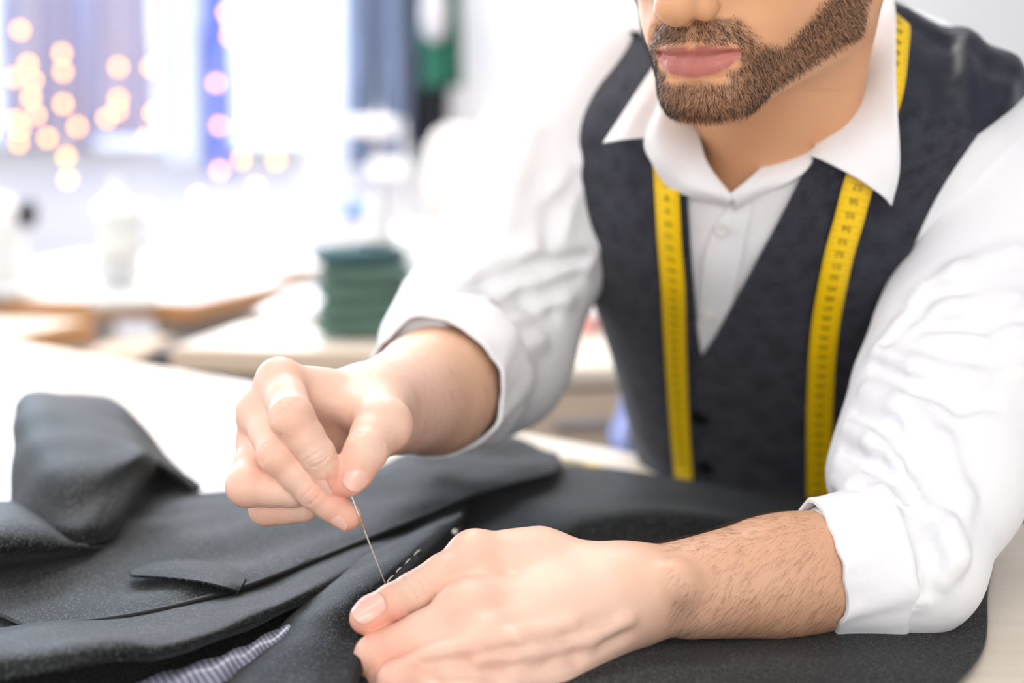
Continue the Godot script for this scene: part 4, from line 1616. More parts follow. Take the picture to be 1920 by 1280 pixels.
func button(c: Vector3, n: Vector3, r: float) -> Buf:
	var b := lathe([Vector2(0.0001, 0.0012), Vector2(r * 0.6, 0.0010), Vector2(r * 0.72, 0.0018), Vector2(r * 0.92, 0.0018), Vector2(r, 0.0010), Vector2(r * 0.95, 0.0), Vector2(0.0001, 0.0)], 20)
	var s := n.cross(Vector3(0.3, 0.1, 0.9)).normalized()
	return moved(b, Transform3D(Basis(s, n, s.cross(n)), c))

# ---------------------------------------------------------------- tape measure
func build_tape() -> void:
	var t := thing("tape_measure", "yellow tape measure hanging round the man's neck over his vest", "tape measure")
	var mid := []
	var nrm := []
	var left := V2([1297, 905, 1293, 860, 1288, 800, 1283, 730, 1278, 650, 1275, 590, 1272, 520, 1267, 440, 1264, 380, 1262, 335])
	var right := V2([1607, 338, 1590, 400, 1573, 460, 1560, 520, 1550, 580, 1544, 640, 1541, 700, 1539, 770, 1539, 850, 1540, 935])
	for q in left:
		var f := chest_find(q.x, q.y)
		nrm.append(chest_n(f.x, f.y))
		mid.append(chest_at(f.x, f.y) + nrm[-1] * 0.0105)
	var nb := P(1470, 60, 1.0)
	for q in [on_chest(1258, 255, 0.0115), P(1250, 160, 0.962), P(1278, 70, 1.01), P(1345, 0, 1.075), P(1450, -20, 1.095), P(1560, -18, 1.07), P(1640, -12, 1.02), P(1666, 22, 0.962), on_chest(1672, 75, 0.0195), on_chest(1671, 130, 0.0190), on_chest(1662, 190, 0.0165), on_chest(1638, 262, 0.0115)]:
		mid.append(q)
		var o: Vector3 = q - nb
		nrm.append((o + cam_t.basis.y * 0.08 + cam_t.basis.z * 0.05).normalized())
	for q in right:
		var f := chest_find(q.x, q.y)
		nrm.append(chest_n(f.x, f.y))
		mid.append(chest_at(f.x, f.y) + nrm[-1] * 0.0125)
	var n := 260
	var b := Buf.new()
	var run := 0.0
	var pts := curve(mid, n)
	var nor := curve(nrm, n)
	var at_len := PackedFloat32Array()
	for k in n + 1:
		var tg: Vector3 = (pts[mini(k + 1, n)] - pts[maxi(k - 1, 0)]).normalized()
		var nn: Vector3 = nor[k]
		nn = (nn - tg * nn.dot(tg)).normalized()
		nor[k] = nn
		var side := tg.cross(nn).normalized()
		if k > 0:
			run += (pts[k] as Vector3).distance_to(pts[k - 1])
		at_len.append(run)
		for q in 5:
			var x := (q - 2) / 2.0
			b.vert(pts[k] + side * 0.0098 * x + nn * (0.0003 if q > 0 and q < 4 else 0.0), (nn + side * x * 0.15).normalized(), Vector2(0.5 + 0.5 * x, run * 100.0))
		for q in 2:
			var x := 1.0 if q == 0 else -1.0
			b.vert(pts[k] + side * 0.0098 * x - nn * 0.0005, -nn, Vector2(0.5 + 0.5 * x, run * 100.0))
	for k in n:
		for q in 4:
			b.quad(k * 7 + q, k * 7 + q + 1, k * 7 + 7 + q + 1, k * 7 + 7 + q)
		b.quad(k * 7 + 5, k * 7 + 6, k * 7 + 13, k * 7 + 12)
	var ribbon := part("ribbon", b, mats.tape, t, "yellow ribbon with centimetre lines")
	# metal tips
	for e in [0, n]:
		var dir: Vector3 = (pts[0] - pts[1] if e == 0 else pts[n] - pts[n - 1]).normalized()
		var bx := block(Vector3(0.0205, 0.0016, 0.010), 0.0005)
		part("tip", moved(bx, Transform3D(Basis(dir.cross(nor[e]).normalized(), nor[e], dir), pts[e] + dir * 0.002)), mats.steel, t, "metal end of the tape")
	# figures, one every centimetre
	var font := SystemFont.new()
	font.font_names = PackedStringArray(["Droid Sans"])
	var total := at_len[n]
	var l7 := 0.0
	for k in n / 2:
		if to_px(pts[k]).y < 352.0 and l7 == 0.0:
			l7 = at_len[k]
	var l57 := 0.0
	for k in n + 1:
		if k > n / 2 and to_px(pts[k]).y > 344 and l57 == 0.0 and to_px(pts[k]).x > 1500 and to_px(pts[k]).x < 1640:
			l57 = at_len[k]
	var jobs := []
	for q in range(0, 30):
		var s := l7 - q * 0.01
		if s > 0.004:
			jobs.append([s, str(7 + q), false])
	for q in range(-22, 40):
		var s := l57 + q * 0.01
		if (q >= 0 or q < -8) and s < total - 0.006 and 57 - q > 0:
			jobs.append([s, str(57 - q), true])
	var made := {}
	for j in jobs:
		var k := 0
		while k < n - 1 and at_len[k + 1] < j[0]:
			k += 1
		var p: Vector3 = (pts[k] as Vector3).lerp(pts[k + 1], (j[0] - at_len[k]) / maxf(at_len[k + 1] - at_len[k], 1e-6))
		var tg: Vector3 = (pts[k + 1] - pts[k]).normalized()
		var nn: Vector3 = nor[k]
		if not made.has(j[1]):
			var tm := TextMesh.new()
			tm.text = j[1]
			tm.font = font
			tm.font_size = 48
			tm.pixel_size = 0.000125
			tm.depth = 0.0001
			tm.curve_step = 2.0
			made[j[1]] = tm
		# figures on the left strap stand upright, those on the right hang head down
		var up := tg
		if j[2]:
			up = tg
		var bas := Basis(up.cross(nn).normalized(), up, nn)
		var o := part("figure", made[j[1]], mats.ink, t)
		o.transform = Transform3D(bas, p + nn * 0.00055)

# ---------------------------------------------------------------- the jacket on the table
func rowT(a: Array) -> Array:
	var r := []
	for k in range(0, a.size(), 3):
		r.append(PT(a[k], a[k + 1], a[k + 2] * 0.001))
	return r

func cloth_up(rows: Array, nu: int, nv: int, thick: float, shift = null) -> Buf:
	var b := sheet(rows, nu, nv, thick, shift)
	var s := 0.0
	for k in range(0, (nu + 1) * (nv + 1), 7):
		s += b.n[k].y
	if s < 0.0:
		b = sheet(rows, nu, nv, thick, shift, true)
	return b

func build_jacket() -> void:
	var nz := FastNoiseLite.new()
	nz.seed = 4
	nz.frequency = 1.0
	nz.fractal_octaves = 1
	var j := thing("jacket", "charcoal wool jacket spread over the table, its front edge being sewn", "jacket", Vector3.ZERO)
	# body lying flat
	var rows := [
		rowT([-330, 985, 6, -150, 960, 8, 0, 948, 10, 190, 935, 10, 375, 922, 6, 600, 906, 6, 800, 880, 6, 1000, 872, 5, 1120, 876, 6, 1215, 888, 8, 1330, 905, 10, 1450, 922, 12, 1600, 945, 10, 1740, 960, 8, 1845, 972, 5]),
		rowT([-330, 1040, 6, -150, 1010, 8, 0, 1000, 10, 190, 985, 12, 375, 960, 10, 600, 945, 8, 800, 930, 8, 1000, 925, 10, 1110, 935, 16, 1220, 938, 20, 1330, 950, 18, 1450, 970, 12, 1600, 985, 8, 1740, 1000, 6, 1862, 1006, 5]),
		rowT([-330, 1090, 6, -150, 1060, 8, 0, 1050, 10, 190, 1040, 12, 375, 1020, 12, 600, 1010, 8, 800, 990, 8, 1000, 985, 12, 1110, 972, 24, 1220, 963, 27, 1330, 974, 22, 1450, 995, 8, 1600, 1030, 6, 1740, 1050, 6, 1858, 1060, 5]),
		rowT([-330, 1140, 6, -150, 1120, 8, 0, 1110, 10, 190, 1100, 10, 375, 1090, 8, 600, 1080, 6, 800, 1060, 6, 1000, 1050, 6, 1110, 1035, 10, 1220, 1030, 12, 1330, 1040, 8, 1450, 1060, 4, 1600, 1095, 5, 1740, 1110, 6, 1850, 1120, 5]),
		rowT([-330, 1220, 6, -150, 1210, 6, 0, 1200, 6, 190, 1190, 5, 375, 1180, 5, 600, 1170, 4, 800, 1160, 4, 1000, 1160, 4, 1110, 1160, 4, 1220, 1165, 4, 1330, 1175, 4, 1450, 1180, 5, 1600, 1185, 8, 1740, 1195, 8, 1845, 1205, 5]),
		rowT([-330, 1300, 6, -150, 1300, 5, 0, 1300, 5, 190, 1290, 4, 375, 1280, 4, 600, 1280, 4, 800, 1280, 4, 1000, 1280, 5, 1110, 1275, 6, 1220, 1270, 8, 1330, 1265, 10, 1450, 1260, 11, 1600, 1262, 10, 1720, 1270, 8, 1792, 1282, 5]),
		rowT([-330, 1460, 5, -150, 1460, 5, 0, 1460, 5, 190, 1460, 5, 375, 1460, 5, 600, 1460, 5, 800, 1460, 5, 1000, 1460, 5, 1110, 1460, 6, 1220, 1455, 6, 1330, 1440, 6, 1450, 1420, 6, 1560, 1400, 6, 1650, 1385, 5, 1700, 1370, 4])]
	part("body_panel", cloth_up(rows, 200, 110, 0.0016, func(p, s, t): return nz.get_noise_3dv(p * Vector3(9, 4, 9)) * 0.0015 + 0.0006), mats.wool, j, "charcoal wool body of the jacket")
	# sleeve folded up at the far left
	rows = [
		rowT([22, 800, 30, 40, 760, 40, 70, 745, 44, 110, 748, 42, 160, 752, 40, 210, 762, 38, 255, 800, 30, 310, 858, 18, 378, 922, 6]),
		rowT([26, 760, 52, 45, 733, 60, 75, 727, 62, 115, 732, 60, 165, 734, 58, 212, 744, 54, 250, 780, 44, 305, 842, 26, 376, 912, 8]),
		rowT([22, 800, 54, 50, 800, 62, 85, 800, 66, 125, 800, 66, 175, 805, 64, 222, 815, 58, 264, 836, 50, 312, 876, 28, 374, 918, 8]),
		rowT([20, 870, 44, 50, 872, 52, 85, 874, 58, 130, 876, 60, 180, 870, 60, 226, 860, 60, 272, 853, 56, 305, 886, 22, 352, 924, 7]),
		rowT([18, 940, 30, 45, 945, 36, 80, 950, 40, 120, 955, 42, 165, 940, 44, 212, 915, 46, 258, 890, 44, 278, 915, 14, 320, 934, 8]),
		rowT([10, 985, 22, 35, 985, 26, 70, 985, 30, 105, 990, 34, 145, 990, 36, 190, 980, 34, 232, 960, 30, 256, 950, 12, 285, 945, 8]),
		rowT([-20, 1010, 14, 10, 1010, 18, 50, 1010, 20, 90, 1012, 24, 130, 1020, 26, 168, 1022, 24, 205, 1010, 18, 235, 985, 10, 262, 962, 8])]
	part("sleeve", cloth_up(rows, 90, 80, 0.0025, func(p, s, t): return nz.get_noise_3dv(p * Vector3(9, 9, 9)) * 0.003), mats.wool, j, "charcoal sleeve folded up on itself")
	# the roll in front of the sleeve
	rows = [
		rowT([-200, 960, 20, -100, 945, 26, -20, 940, 30, 30, 938, 32, 75, 955, 30, 110, 985, 26, 150, 1010, 20, 185, 1022, 14]),
		rowT([-200, 985, 34, -100, 975, 38, -20, 965, 42, 30, 962, 44, 80, 978, 40, 120, 1000, 32, 158, 1018, 24, 188, 1024, 17]),
		rowT([-200, 1015, 36, -100, 1005, 40, -20, 1000, 42, 40, 1004, 40, 90, 1008, 36, 130, 1018, 30, 162, 1026, 24, 189, 1026, 17]),
		rowT([-200, 1050, 26, -100, 1045, 28, -20, 1040, 30, 45, 1038, 28, 95, 1036, 26, 135, 1034, 23, 165, 1032, 19, 188, 1029, 15]),
		rowT([-200, 1075, 9, -100, 1072, 9, -20, 1068, 9, 45, 1060, 9, 95, 1054, 9, 135, 1048, 9, 165, 1042, 9, 188, 1034, 9])]
	part("sleeve", cloth_up(rows, 60, 44, 0.0025, func(p, s, t): return nz.get_noise_3dv(p * Vector3(8, 8, 8)) * 0.002), mats.wool, j, "rolled end of the sleeve")
	# front panel with its piped edge
	var edge := [60, 1172, 16, 200, 1160, 17, 330, 1136, 18, 470, 1096, 20, 600, 1046, 21, 700, 1006, 22, 800, 966, 23, 880, 932, 23, 960, 908, 22, 1030, 888, 20, 1052, 868, 17]
	rows = [
		rowT([-60, 1075, 12, 90, 1030, 12, 230, 960, 11, 330, 935, 9, 430, 928, 9, 560, 905, 12, 680, 880, 18, 790, 838, 22, 875, 803, 18, 955, 815, 18, 1046, 848, 16]),
		rowT([-50, 1095, 14, 100, 1055, 14, 240, 985, 16, 345, 962, 18, 450, 958, 20, 580, 938, 22, 700, 905, 26, 800, 862, 28, 885, 830, 24, 960, 835, 22, 1048, 853, 18]),
		rowT([-30, 1120, 15, 120, 1090, 14, 260, 1040, 17, 370, 1015, 21, 475, 1003, 23, 600, 975, 24, 715, 935, 27, 812, 895, 29, 890, 862, 26, 962, 858, 23, 1050, 858, 19]),
		rowT([10, 1148, 15, 160, 1128, 14, 295, 1092, 17, 415, 1062, 20, 525, 1032, 22, 625, 1002, 24, 725, 962, 26, 815, 925, 27, 888, 895, 26, 962, 884, 24, 1052, 864, 19]),
		rowT(edge)]
	part("front_panel", cloth_up(rows, 170, 80, 0.003, func(p, s, t): return nz.get_noise_3dv(p * Vector3(13, 6, 13) + Vector3(3, 0, 0)) * 0.0035), mats.wool, j, "charcoal front panel with a pocket")
	part("piping", tube(rowT(edge), [0.0010, 0.0019, 0.0021, 0.0022, 0.0024, 0.0024, 0.0022], 8, true, 90), mats.piping, j, "dark twill piping along the front edge")
	# pocket flap
	rows = [
		rowT([243, 1070, 19, 300, 1052, 21, 370, 1050, 22, 430, 1060, 22, 462, 1080, 22]),
		rowT([246, 1074, 20, 305, 1066, 24, 372, 1068, 25, 425, 1080, 25, 455, 1094, 24]),
		rowT([244, 1077, 20, 310, 1081, 24, 372, 1088, 26, 418, 1098, 26, 448, 1107, 22])]
	part("pocket_flap", cloth_up(rows, 50, 20, 0.0016), mats.wool, j, "welt pocket flap lifting at one end")
	# second layer under the piping
	rows = [
		rowT([-250, 1200, 14, -60, 1185, 15, 70, 1172, 15, 200, 1162, 15, 330, 1140, 16, 470, 1100, 17, 600, 1052, 18, 700, 1012, 19, 800, 972, 19, 880, 938, 18]),
		rowT([-240, 1215, 22, -50, 1196, 24, 85, 1180, 24, 215, 1178, 26, 345, 1168, 26, 485, 1124, 24, 610, 1074, 22, 705, 1032, 21, 802, 988, 20, 878, 950, 17]),
		rowT([-230, 1235, 30, -30, 1212, 34, 110, 1196, 36, 225, 1196, 34, 320, 1206, 30, 470, 1152, 28, 600, 1095, 24, 700, 1048, 21, 800, 1003, 19, 874, 962, 15]),
		rowT([-230, 1265, 32, -30, 1240, 35, 115, 1222, 37, 220, 1215, 34, 305, 1222, 28, 445, 1182, 24, 580, 1120, 21, 690, 1066, 18, 798, 1016, 15, 872, 970, 11]),
		rowT([-230, 1300, 24, -30, 1275, 28, 115, 1252, 31, 215, 1236, 29, 300, 1234, 22, 430, 1196, 18, 560, 1138, 16, 680, 1080, 13, 795, 1026, 10, 870, 974, 8])]
	part("under_panel", cloth_up(rows, 150, 60, 0.0025, func(p, s, t): return nz.get_noise_3dv(p * Vector3(15, 8, 15)) * 0.002), mats.wool, j, "charcoal inner layer bulging below the piping")
	# lining
	rows = [
		rowT([200, 1300, 9, 300, 1262, 12, 400, 1232, 14, 470, 1204, 15, 540, 1164, 15, 620, 1118, 14]),
		rowT([220, 1320, 10, 310, 1276, 14, 410, 1246, 17, 480, 1216, 18, 550, 1176, 18, 630, 1128, 16]),
		rowT([260, 1345, 7, 330, 1305, 8, 430, 1275, 9, 500, 1242, 10, 565, 1200, 10, 645, 1145, 10])]
	part("lining", cloth_up(rows, 60, 20, 0.001, func(p, s, t): return sin(s * 40.0 + t * 6.0) * 0.0006), mats.lining, j, "striped violet-grey satin lining")
	# the edge being sewn: turned up towards the thumb
	rows = [
		rowT([380, 1345, 10, 470, 1225, 13, 520, 1175, 16, 580, 1118, 20, 650, 1068, 24, 720, 1022, 27, 800, 984, 26, 862, 958, 24]),
		rowT([450, 1345, 14, 530, 1235, 18, 580, 1180, 22, 622, 1130, 27, 672, 1085, 32, 735, 1038, 33, 806, 990, 30, 864, 960, 26]),
		rowT([540, 1345, 16, 600, 1240, 19, 635, 1180, 22, 668, 1135, 27, 702, 1095, 33, 752, 1048, 35, 812, 996, 32, 866, 962, 27]),
		rowT([630, 1345, 15, 662, 1245, 16, 682, 1185, 17, 705, 1135, 22, 726, 1094, 31, 768, 1050, 34, 820, 1000, 32, 868, 964, 27])]
	part("edge_strip", cloth_up(rows, 90, 60, 0.002, func(p, s, t): return nz.get_noise_3dv(p * Vector3(22, 14, 22)) * 0.0015 * (1.0 - t)), mats.wool, j, "charcoal front edge held up for sewing")
	rows = [
		rowT([622, 1345, 16, 660, 1245, 17, 680, 1185, 18, 703, 1135, 23, 724, 1095, 32, 767, 1050, 35, 819, 1000, 33, 868, 963, 28]),
		rowT([640, 1345, 15, 672, 1245, 16, 690, 1185, 17, 716, 1140, 22, 742, 1098, 31, 784, 1055, 34, 832, 1003, 32, 872, 966, 27]),
		rowT([656, 1345, 10, 684, 1245, 11, 702, 1190, 12, 730, 1148, 17, 760, 1104, 26, 804, 1060, 29, 846, 1008, 28, 876, 970, 24])]
	part("facing", cloth_up(rows, 80, 16, 0.0016), mats.facing_dark, j, "smooth black facing along the edge")

# ---------------------------------------------------------------- needle, thread, pin
func build_sewing() -> void:
	var n := thing("needle", "sewing needle pinched between thumb and fingers", "needle")
	part("shaft", tube([P(621, 826, 0.7105), P(643, 888, 0.7120), P(673, 965, 0.7100), P(683, 992, 0.7075)], [0.00018, 0.00040, 0.00042, 0.00030], 8, true, 20), mats.steel, n)
	part("eye", tube([P(674, 968, 0.7060), P(683, 993, 0.7075)], [0.00052, 0.00045], 8, true), mats.gold, n, "gold eye of the needle")
	var end := PT(722, 1093, 0.0325)
	single("sewing_thread", "pale thread running from the needle down to the dark cloth edge", "thread", tube([P(682, 991, 0.7075), P(682, 991, 0.7075).lerp(end, 0.35), P(682, 991, 0.7075).lerp(end, 0.7), end], [0.00046, 0.00046], 6, true, 24), mats.thread)
	# basting stitches
	var names := ["nearest the thumb", "second from the thumb", "third from the thumb", "farthest from the thumb"]
	var k := 0
	for q in [[726, 1092, 738, 1079], [743, 1074, 753, 1064], [760, 1058, 770, 1048], [777, 1041, 788, 1031]]:
		var a := PT(q[0], q[1], 0.0330 + k * 0.0006)
		var b := PT(q[2], q[3], 0.0336 + k * 0.0006)
		single("stitch", "white basting stitch on the dark edge, " + names[k], "stitch", tube([a, a.lerp(b, 0.25) + Vector3(0, 0.0005, 0), a.lerp(b, 0.75) + Vector3(0, 0.0005, 0), b], [0.0003, 0.00055, 0.00055, 0.0003], 8, true, 16), mats.thread, Vector3.ZERO, "basting stitches")
		k += 1
	var pin := thing("dressmaking_pin", "pin with round pearl head stuck in the dark cloth", "pin")
	var c := PT(853, 997, 0.030)
	part("head", moved(lathe([Vector2(0.0001, 0.0021), Vector2(0.0012, 0.0017), Vector2(0.0020, 0.0006), Vector2(0.0021, -0.0004), Vector2(0.0013, -0.0016), Vector2(0.0001, -0.0021)], 18), Transform3D(Basis.IDENTITY, c)), mats.pearl, pin, "white pearl head")
	part("shaft", tube([c, c + (PT(880, 978, 0.020) - c).normalized() * 0.028], [0.0003, 0.0002], 6), mats.steel, pin)
	# a second tape on the far edge of the table
	var pts := [PT(1055, 862, 0.004), PT(1110, 872, 0.003), PT(1160, 882, 0.003), PT(1215, 889, 0.004)]
	var rows := []
	for p in pts:
		rows.append([p + Vector3(0, 0, -0.009), p + Vector3(0, 0.001, 0), p + Vector3(0, 0, 0.009)])
	single("tape_measure", "yellow tape measure lying along the table behind the jacket", "tape measure", cloth_up(rows, 4, 20, 0.0006), mats.tape)

# ---------------------------------------------------------------- background
func ground(u: float, v: float, h: float) -> Vector3:
	var o := cam_t.origin
	var d := cam_t.basis * Vector3((u - 960.0) / F, (640.0 - v) / F, -1.0)
	return o + d * ((h - o.y) / d.y)

func box_part(called: String, parent: Node, c: Vector3, size: Vector3, m: Material, bev := 0.005, label := "") -> MeshInstance3D:
	var p := part(called, block(size, bev), m, parent, label)
	p.position = c
	return p

func desk(label: String, c: Vector3, w: float, d: float, turn: float, top: Material, edge: Material) -> Node3D:
	var t := thing("sewing_table", label, "table", c, "sewing tables in the background")
	t.rotation.y = turn
	box_part("table_top", t, Vector3(0, -0.02, 0), Vector3(w, 0.036, d), top, 0.006)
	box_part("edge_band", t, Vector3(0, -0.02, d / 2 + 0.006), Vector3(w, 0.040, 0.014), edge, 0.004, "wooden edge")
	box_part("edge_band", t, Vector3(w / 2 + 0.006, -0.02, 0), Vector3(0.014, 0.040, d), edge, 0.004, "wooden edge")
	for s in [-1.0, 1.0]:
		box_part("leg", t, Vector3(s * (w / 2 - 0.10), -0.038 - (c.y - 0.038) / 2, 0), Vector3(0.07, c.y - 0.038, d * 0.7), mats.leg_beige, 0.006)
	return t

func machine(label: String, at: Vector3, turn: float, size := 0.7) -> void:
	var m := thing("sewing_machine", label, "sewing machine", at, "sewing machines")
	m.rotation.y = turn
	m.scale = Vector3.ONE * size
	box_part("base", m, Vector3(0, 0.02, 0), Vector3(0.42, 0.04, 0.18), mats.machine, 0.012)
	box_part("column", m, Vector3(0.14, 0.15, 0), Vector3(0.11, 0.24, 0.13), mats.machine, 0.03)
	box_part("arm", m, Vector3(-0.02, 0.255, 0), Vector3(0.40, 0.10, 0.12), mats.machine, 0.035)
	box_part("head", m, Vector3(-0.17, 0.19, 0), Vector3(0.09, 0.13, 0.11), mats.machine, 0.025)
	var wh := part("handwheel", lathe([Vector2(0.001, 0.02), Vector2(0.035, 0.02), Vector2(0.042, 0.008), Vector2(0.042, -0.008), Vector2(0.035, -0.02), Vector2(0.001, -0.02)], 24), mats.machine_dark, m, "dark handwheel")
	wh.transform = Transform3D(Basis(Vector3.FORWARD, PI / 2), Vector3(0.215, 0.25, 0))
	part("needle_bar", tube([Vector3(-0.17, 0.13, 0.0), Vector3(-0.17, 0.05, 0.0)], [0.006, 0.004]), mats.steel, m)
	part("spool_pin", tube([Vector3(0.05, 0.30, 0), Vector3(0.05, 0.36, 0)], [0.02, 0.018], 14), mats.white_paint, m)

func garment(label: String, cat: String, at: Vector3, w: float, h: float, m: Material, seed_: int, shape: int) -> Node3D:
	# cloth hanging from a hanger: front and back sheets of one closed, pleated body
	var g := thing("hanging_garment", label, cat, at, "hanging clothes")
	var nz := FastNoiseLite.new()
	nz.seed = seed_
	nz.frequency = 1.0
	var legs := [0.0] if shape != 2 else [-1.0, 1.0]
	for lg in legs:
		var rows := []
		for j in 12:
			var t := j / 11.0
			var row := []
			for k in 25:
				var a := TAU * k / 24.0
				var ww := w * 0.5
				if shape == 1:
					ww *= lerpf(0.55, 1.0, smoothstep(0.0, 0.15, t)) * lerpf(1.0, 1.15, t)
				if shape == 2:
					ww *= lerpf(0.56, 0.42, t)
				var dd := 0.05 + 0.02 * t
				var x: float = cos(a) * ww + lg * w * lerpf(0.22, 0.27, t)
				var zz := sin(a) * dd + nz.get_noise_2d(x * 14.0, t * 1.2 + a) * 0.03
				row.append(Vector3(x + nz.get_noise_2d(t * 3.0, 5.0 + a) * 0.012, -t * h, zz))
			rows.append(row)
		var b := sheet(rows, 48, 26, 0.0)
		if b.n[12].z < 0.0:
			b = sheet(rows, 48, 26, 0.0, null, true)
		part("leg" if shape == 2 else "cloth", b, m, g)
	if shape == 2:
		box_part("waistband", g, Vector3(0, 0.0, 0), Vector3(w * 0.98, 0.06, 0.08), m, 0.02)
	part("hanger", tube([Vector3(-w * 0.36, -0.01, 0), Vector3(0, 0.07, 0), Vector3(w * 0.36, -0.01, 0)], [0.006, 0.006], 8, true, 12), mats.white_paint, g)
	part("hook", tube([Vector3(0, 0.07, 0), Vector3(0, 0.11, 0), Vector3(0.03, 0.14, 0), Vector3(0.0, 0.165, 0)], [0.003, 0.003], 6, true, 12), mats.steel, g)
	return g

func build_background() -> void:
	var back := cam_t.basis.z
	# --- string lights before the window
	var cols := [[22, [[37, 50], [27, 139], [28, 220]]], [52, [[52, 115], [58, 176], [37, 237], [35, 262]]], [70, [[67, 210], [62, 145]]], [118, [[116, 94], [118, 128], [118, 189], [124, 288], [127, 330]]], [146, [[145, 232], [88, 253]]], [222, [[222, 120], [222, 180], [220, 202], [200, 216]]],
		[285, [[283, 120], [287, 206], [276, 253], [277, 385], [295, 429]]], [410, [[424, 18], [433, 40], [431, 62], [405, 150], [411, 230], [412, 313], [396, 388], [408, 457]]], [455, [[459, 211], [452, 293], [480, 345], [476, 368], [370, 362]]], [525, [[524, 104], [529, 185], [526, 232], [518, 295], [482, 428]]]]
	var where := ["at the far left of the window", "second from the left", "third from the left", "fourth from the left", "fifth from the left", "sixth from the left", "in the middle of the window", "in front of the blue garment", "right of the blue garment", "farthest right, by the white wall"]
	var bulb := SphereMesh.new()
	bulb.radius = 0.0085
	bulb.height = 0.019
	bulb.radial_segments = 14
	bulb.rings = 8
	var k := 0
	for c in cols:
		var z: float = 3.3 + 0.12 * (k % 3)
		var top := P(c[0], -260, z)
		var g := thing("string_light", "hanging cord of warm fairy lights, " + where[k], "string lights", top, "cords of fairy lights")
		var low := 0.0
		var pts := [Vector3.ZERO]
		for q in c[1]:
			var p := P(q[0], q[1], z) - top
			pts.append(p)
		pts.sort_custom(func(a, b): return a.y > b.y)
		part("cord", tube(pts, [0.0012, 0.0012], 6, true, pts.size() * 5), mats.cord, g)
		for q in range(1, pts.size()):
			var o := part("bulb", bulb, mats.bulb_glow, g)
			o.position = pts[q] + Vector3(0, -0.008, 0)
			if q == pts.size() / 2:
				var gl := OmniLight3D.new()
				gl.name = "bulb_shine"
				g.add_child(gl)
				gl.position = o.position
				gl.light_color = Color(1.0, 0.72, 0.40)
				gl.light_energy = 0.02
				gl.light_size = 0.008
				gl.omni_range = 8.0
				gl.omni_attenuation = 2.0
				gl.shadow_enabled = true
		k += 1
	# rail and clothes before the window
	var rail := P(260, -330, 4.1)
	single("clothes_rail", "steel clothes rail across the window, above the picture", "rail", tube([rail + Vector3(-1.1, 0, 0), rail + Vector3(1.6, 0, 0)], [0.013, 0.013], 14), mats.steel)
	garment("purple-blue dress hanging at the left of the window", "dress", P(60, -300, 4.1), 0.26, 0.98, mats.purple_cloth, 3, 1)
	garment("lavender dress hanging left of the pale blue one", "dress", P(205, -300, 4.02), 0.19, 0.92, mats.purple_cloth, 8, 1)
	garment("pale blue shirt hanging beside the deep blue garment", "shirt", P(328, -300, 4.1), 0.14, 1.02, mats.pale_blue_cloth, 5, 0)
	garment("deep blue garment hanging narrow at the rail's right", "dress", P(396, -300, 4.1), 0.075, 1.06, mats.blue_cloth, 6, 0)
	# clothes on the wall
	var wallz := 4.55
	var hk := thing("wall_hook_rail", "white wall rail carrying jeans and green coat, above the picture", "hook rail", P(760, -190, 4.85))
	box_part("board", hk, Vector3.ZERO, Vector3(0.8, 0.06, 0.03), mats.white_paint)
	for q in [-0.25, 0.0, 0.2]:
		part("hook", tube([Vector3(q, 0, 0.015), Vector3(q, -0.01, 0.07), Vector3(q, 0.03, 0.09)], [0.006, 0.005], 8, true, 10), mats.steel, hk)
	garment("blue jeans hanging on the white wall", "jeans", P(706, -150, 4.70), 0.255, 0.90, mats.denim, 12, 2)
	garment("dark trousers hanging behind the green coat", "trousers", P(800, -130, 4.82), 0.15, 0.80, mats.dark_cloth, 13, 0)
	garment("green coat with pale lining hanging on the wall", "coat", P(826, -170, 4.56), 0.145, 0.62, mats.green_coat, 15, 0)
	single("folded_scarf", "pale grey scarf in the neck of the green coat", "scarf", moved(cloth_ball(Vector3(0.045, 0.09, 0.03), 4), Transform3D(Basis.IDENTITY, P(815, 28, 4.54))), mats.grey_cloth)
	# --- tables and machines
	var h := 0.75
	var d1 := desk("white-topped sewing table with wooden edge, nearest the string lights", ground(150, 534, h), 0.85, 0.60, -0.20, mats.white_top, mats.table_edge)
	machine("white sewing machine with dark handwheel at the left edge", ground(-74, 556, h), 0.0)
	machine("white sewing machine in the middle of the white-topped table", ground(228, 566, h), 1.9)
	desk("long white table along the back wall", ground(560, 487, h), 1.5, 0.5, -0.05, mats.white_top, mats.leg_beige)
	desk("pale wooden table at the left edge behind the cutting table", ground(-125, 606, h), 0.46, 0.24, -0.25, mats.table_top, mats.table_edge)
	# green pile on its table
	desk("pale wooden table under the green pile of cloth", ground(588, 628, h), 0.36, 0.30, -0.14, mats.table_top, mats.beige)
	var gp := ground(684, 628, h)
	for q in 5:
		single("folded_cloth", ["dark green folded cloth at the bottom of the green pile", "green folded cloth, second from the bottom of the pile", "green folded cloth in the middle of the pile", "green folded cloth, second from the top of the pile", "dark teal cloth bunched on top of the green pile"][q], "cloth",
			moved(cloth_ball(Vector3(0.080 - 0.002 * q, 0.0168, 0.06), 20 + q), Transform3D(Basis(Vector3.UP, 0.1 * q), gp + Vector3(0.002 * (q % 2) - (0.006 if q == 4 else 0.0), 0.017 + 0.0285 * q, 0))), mats.green_dark if q == 4 else mats.green_cloth, Vector3.ZERO, "pile of green cloth")
	single("thread_cone", "white cone of thread standing on the green pile", "thread cone", moved(lathe([Vector2(0.001, 0.0), Vector2(0.030, 0.0), Vector2(0.030, 0.008), Vector2(0.026, 0.01), Vector2(0.016, 0.075), Vector2(0.008, 0.078), Vector2(0.001, 0.078)], 24), Transform3D(Basis.IDENTITY, gp + Vector3(0.022, 0.149, 0.0))), mats.white_paint)
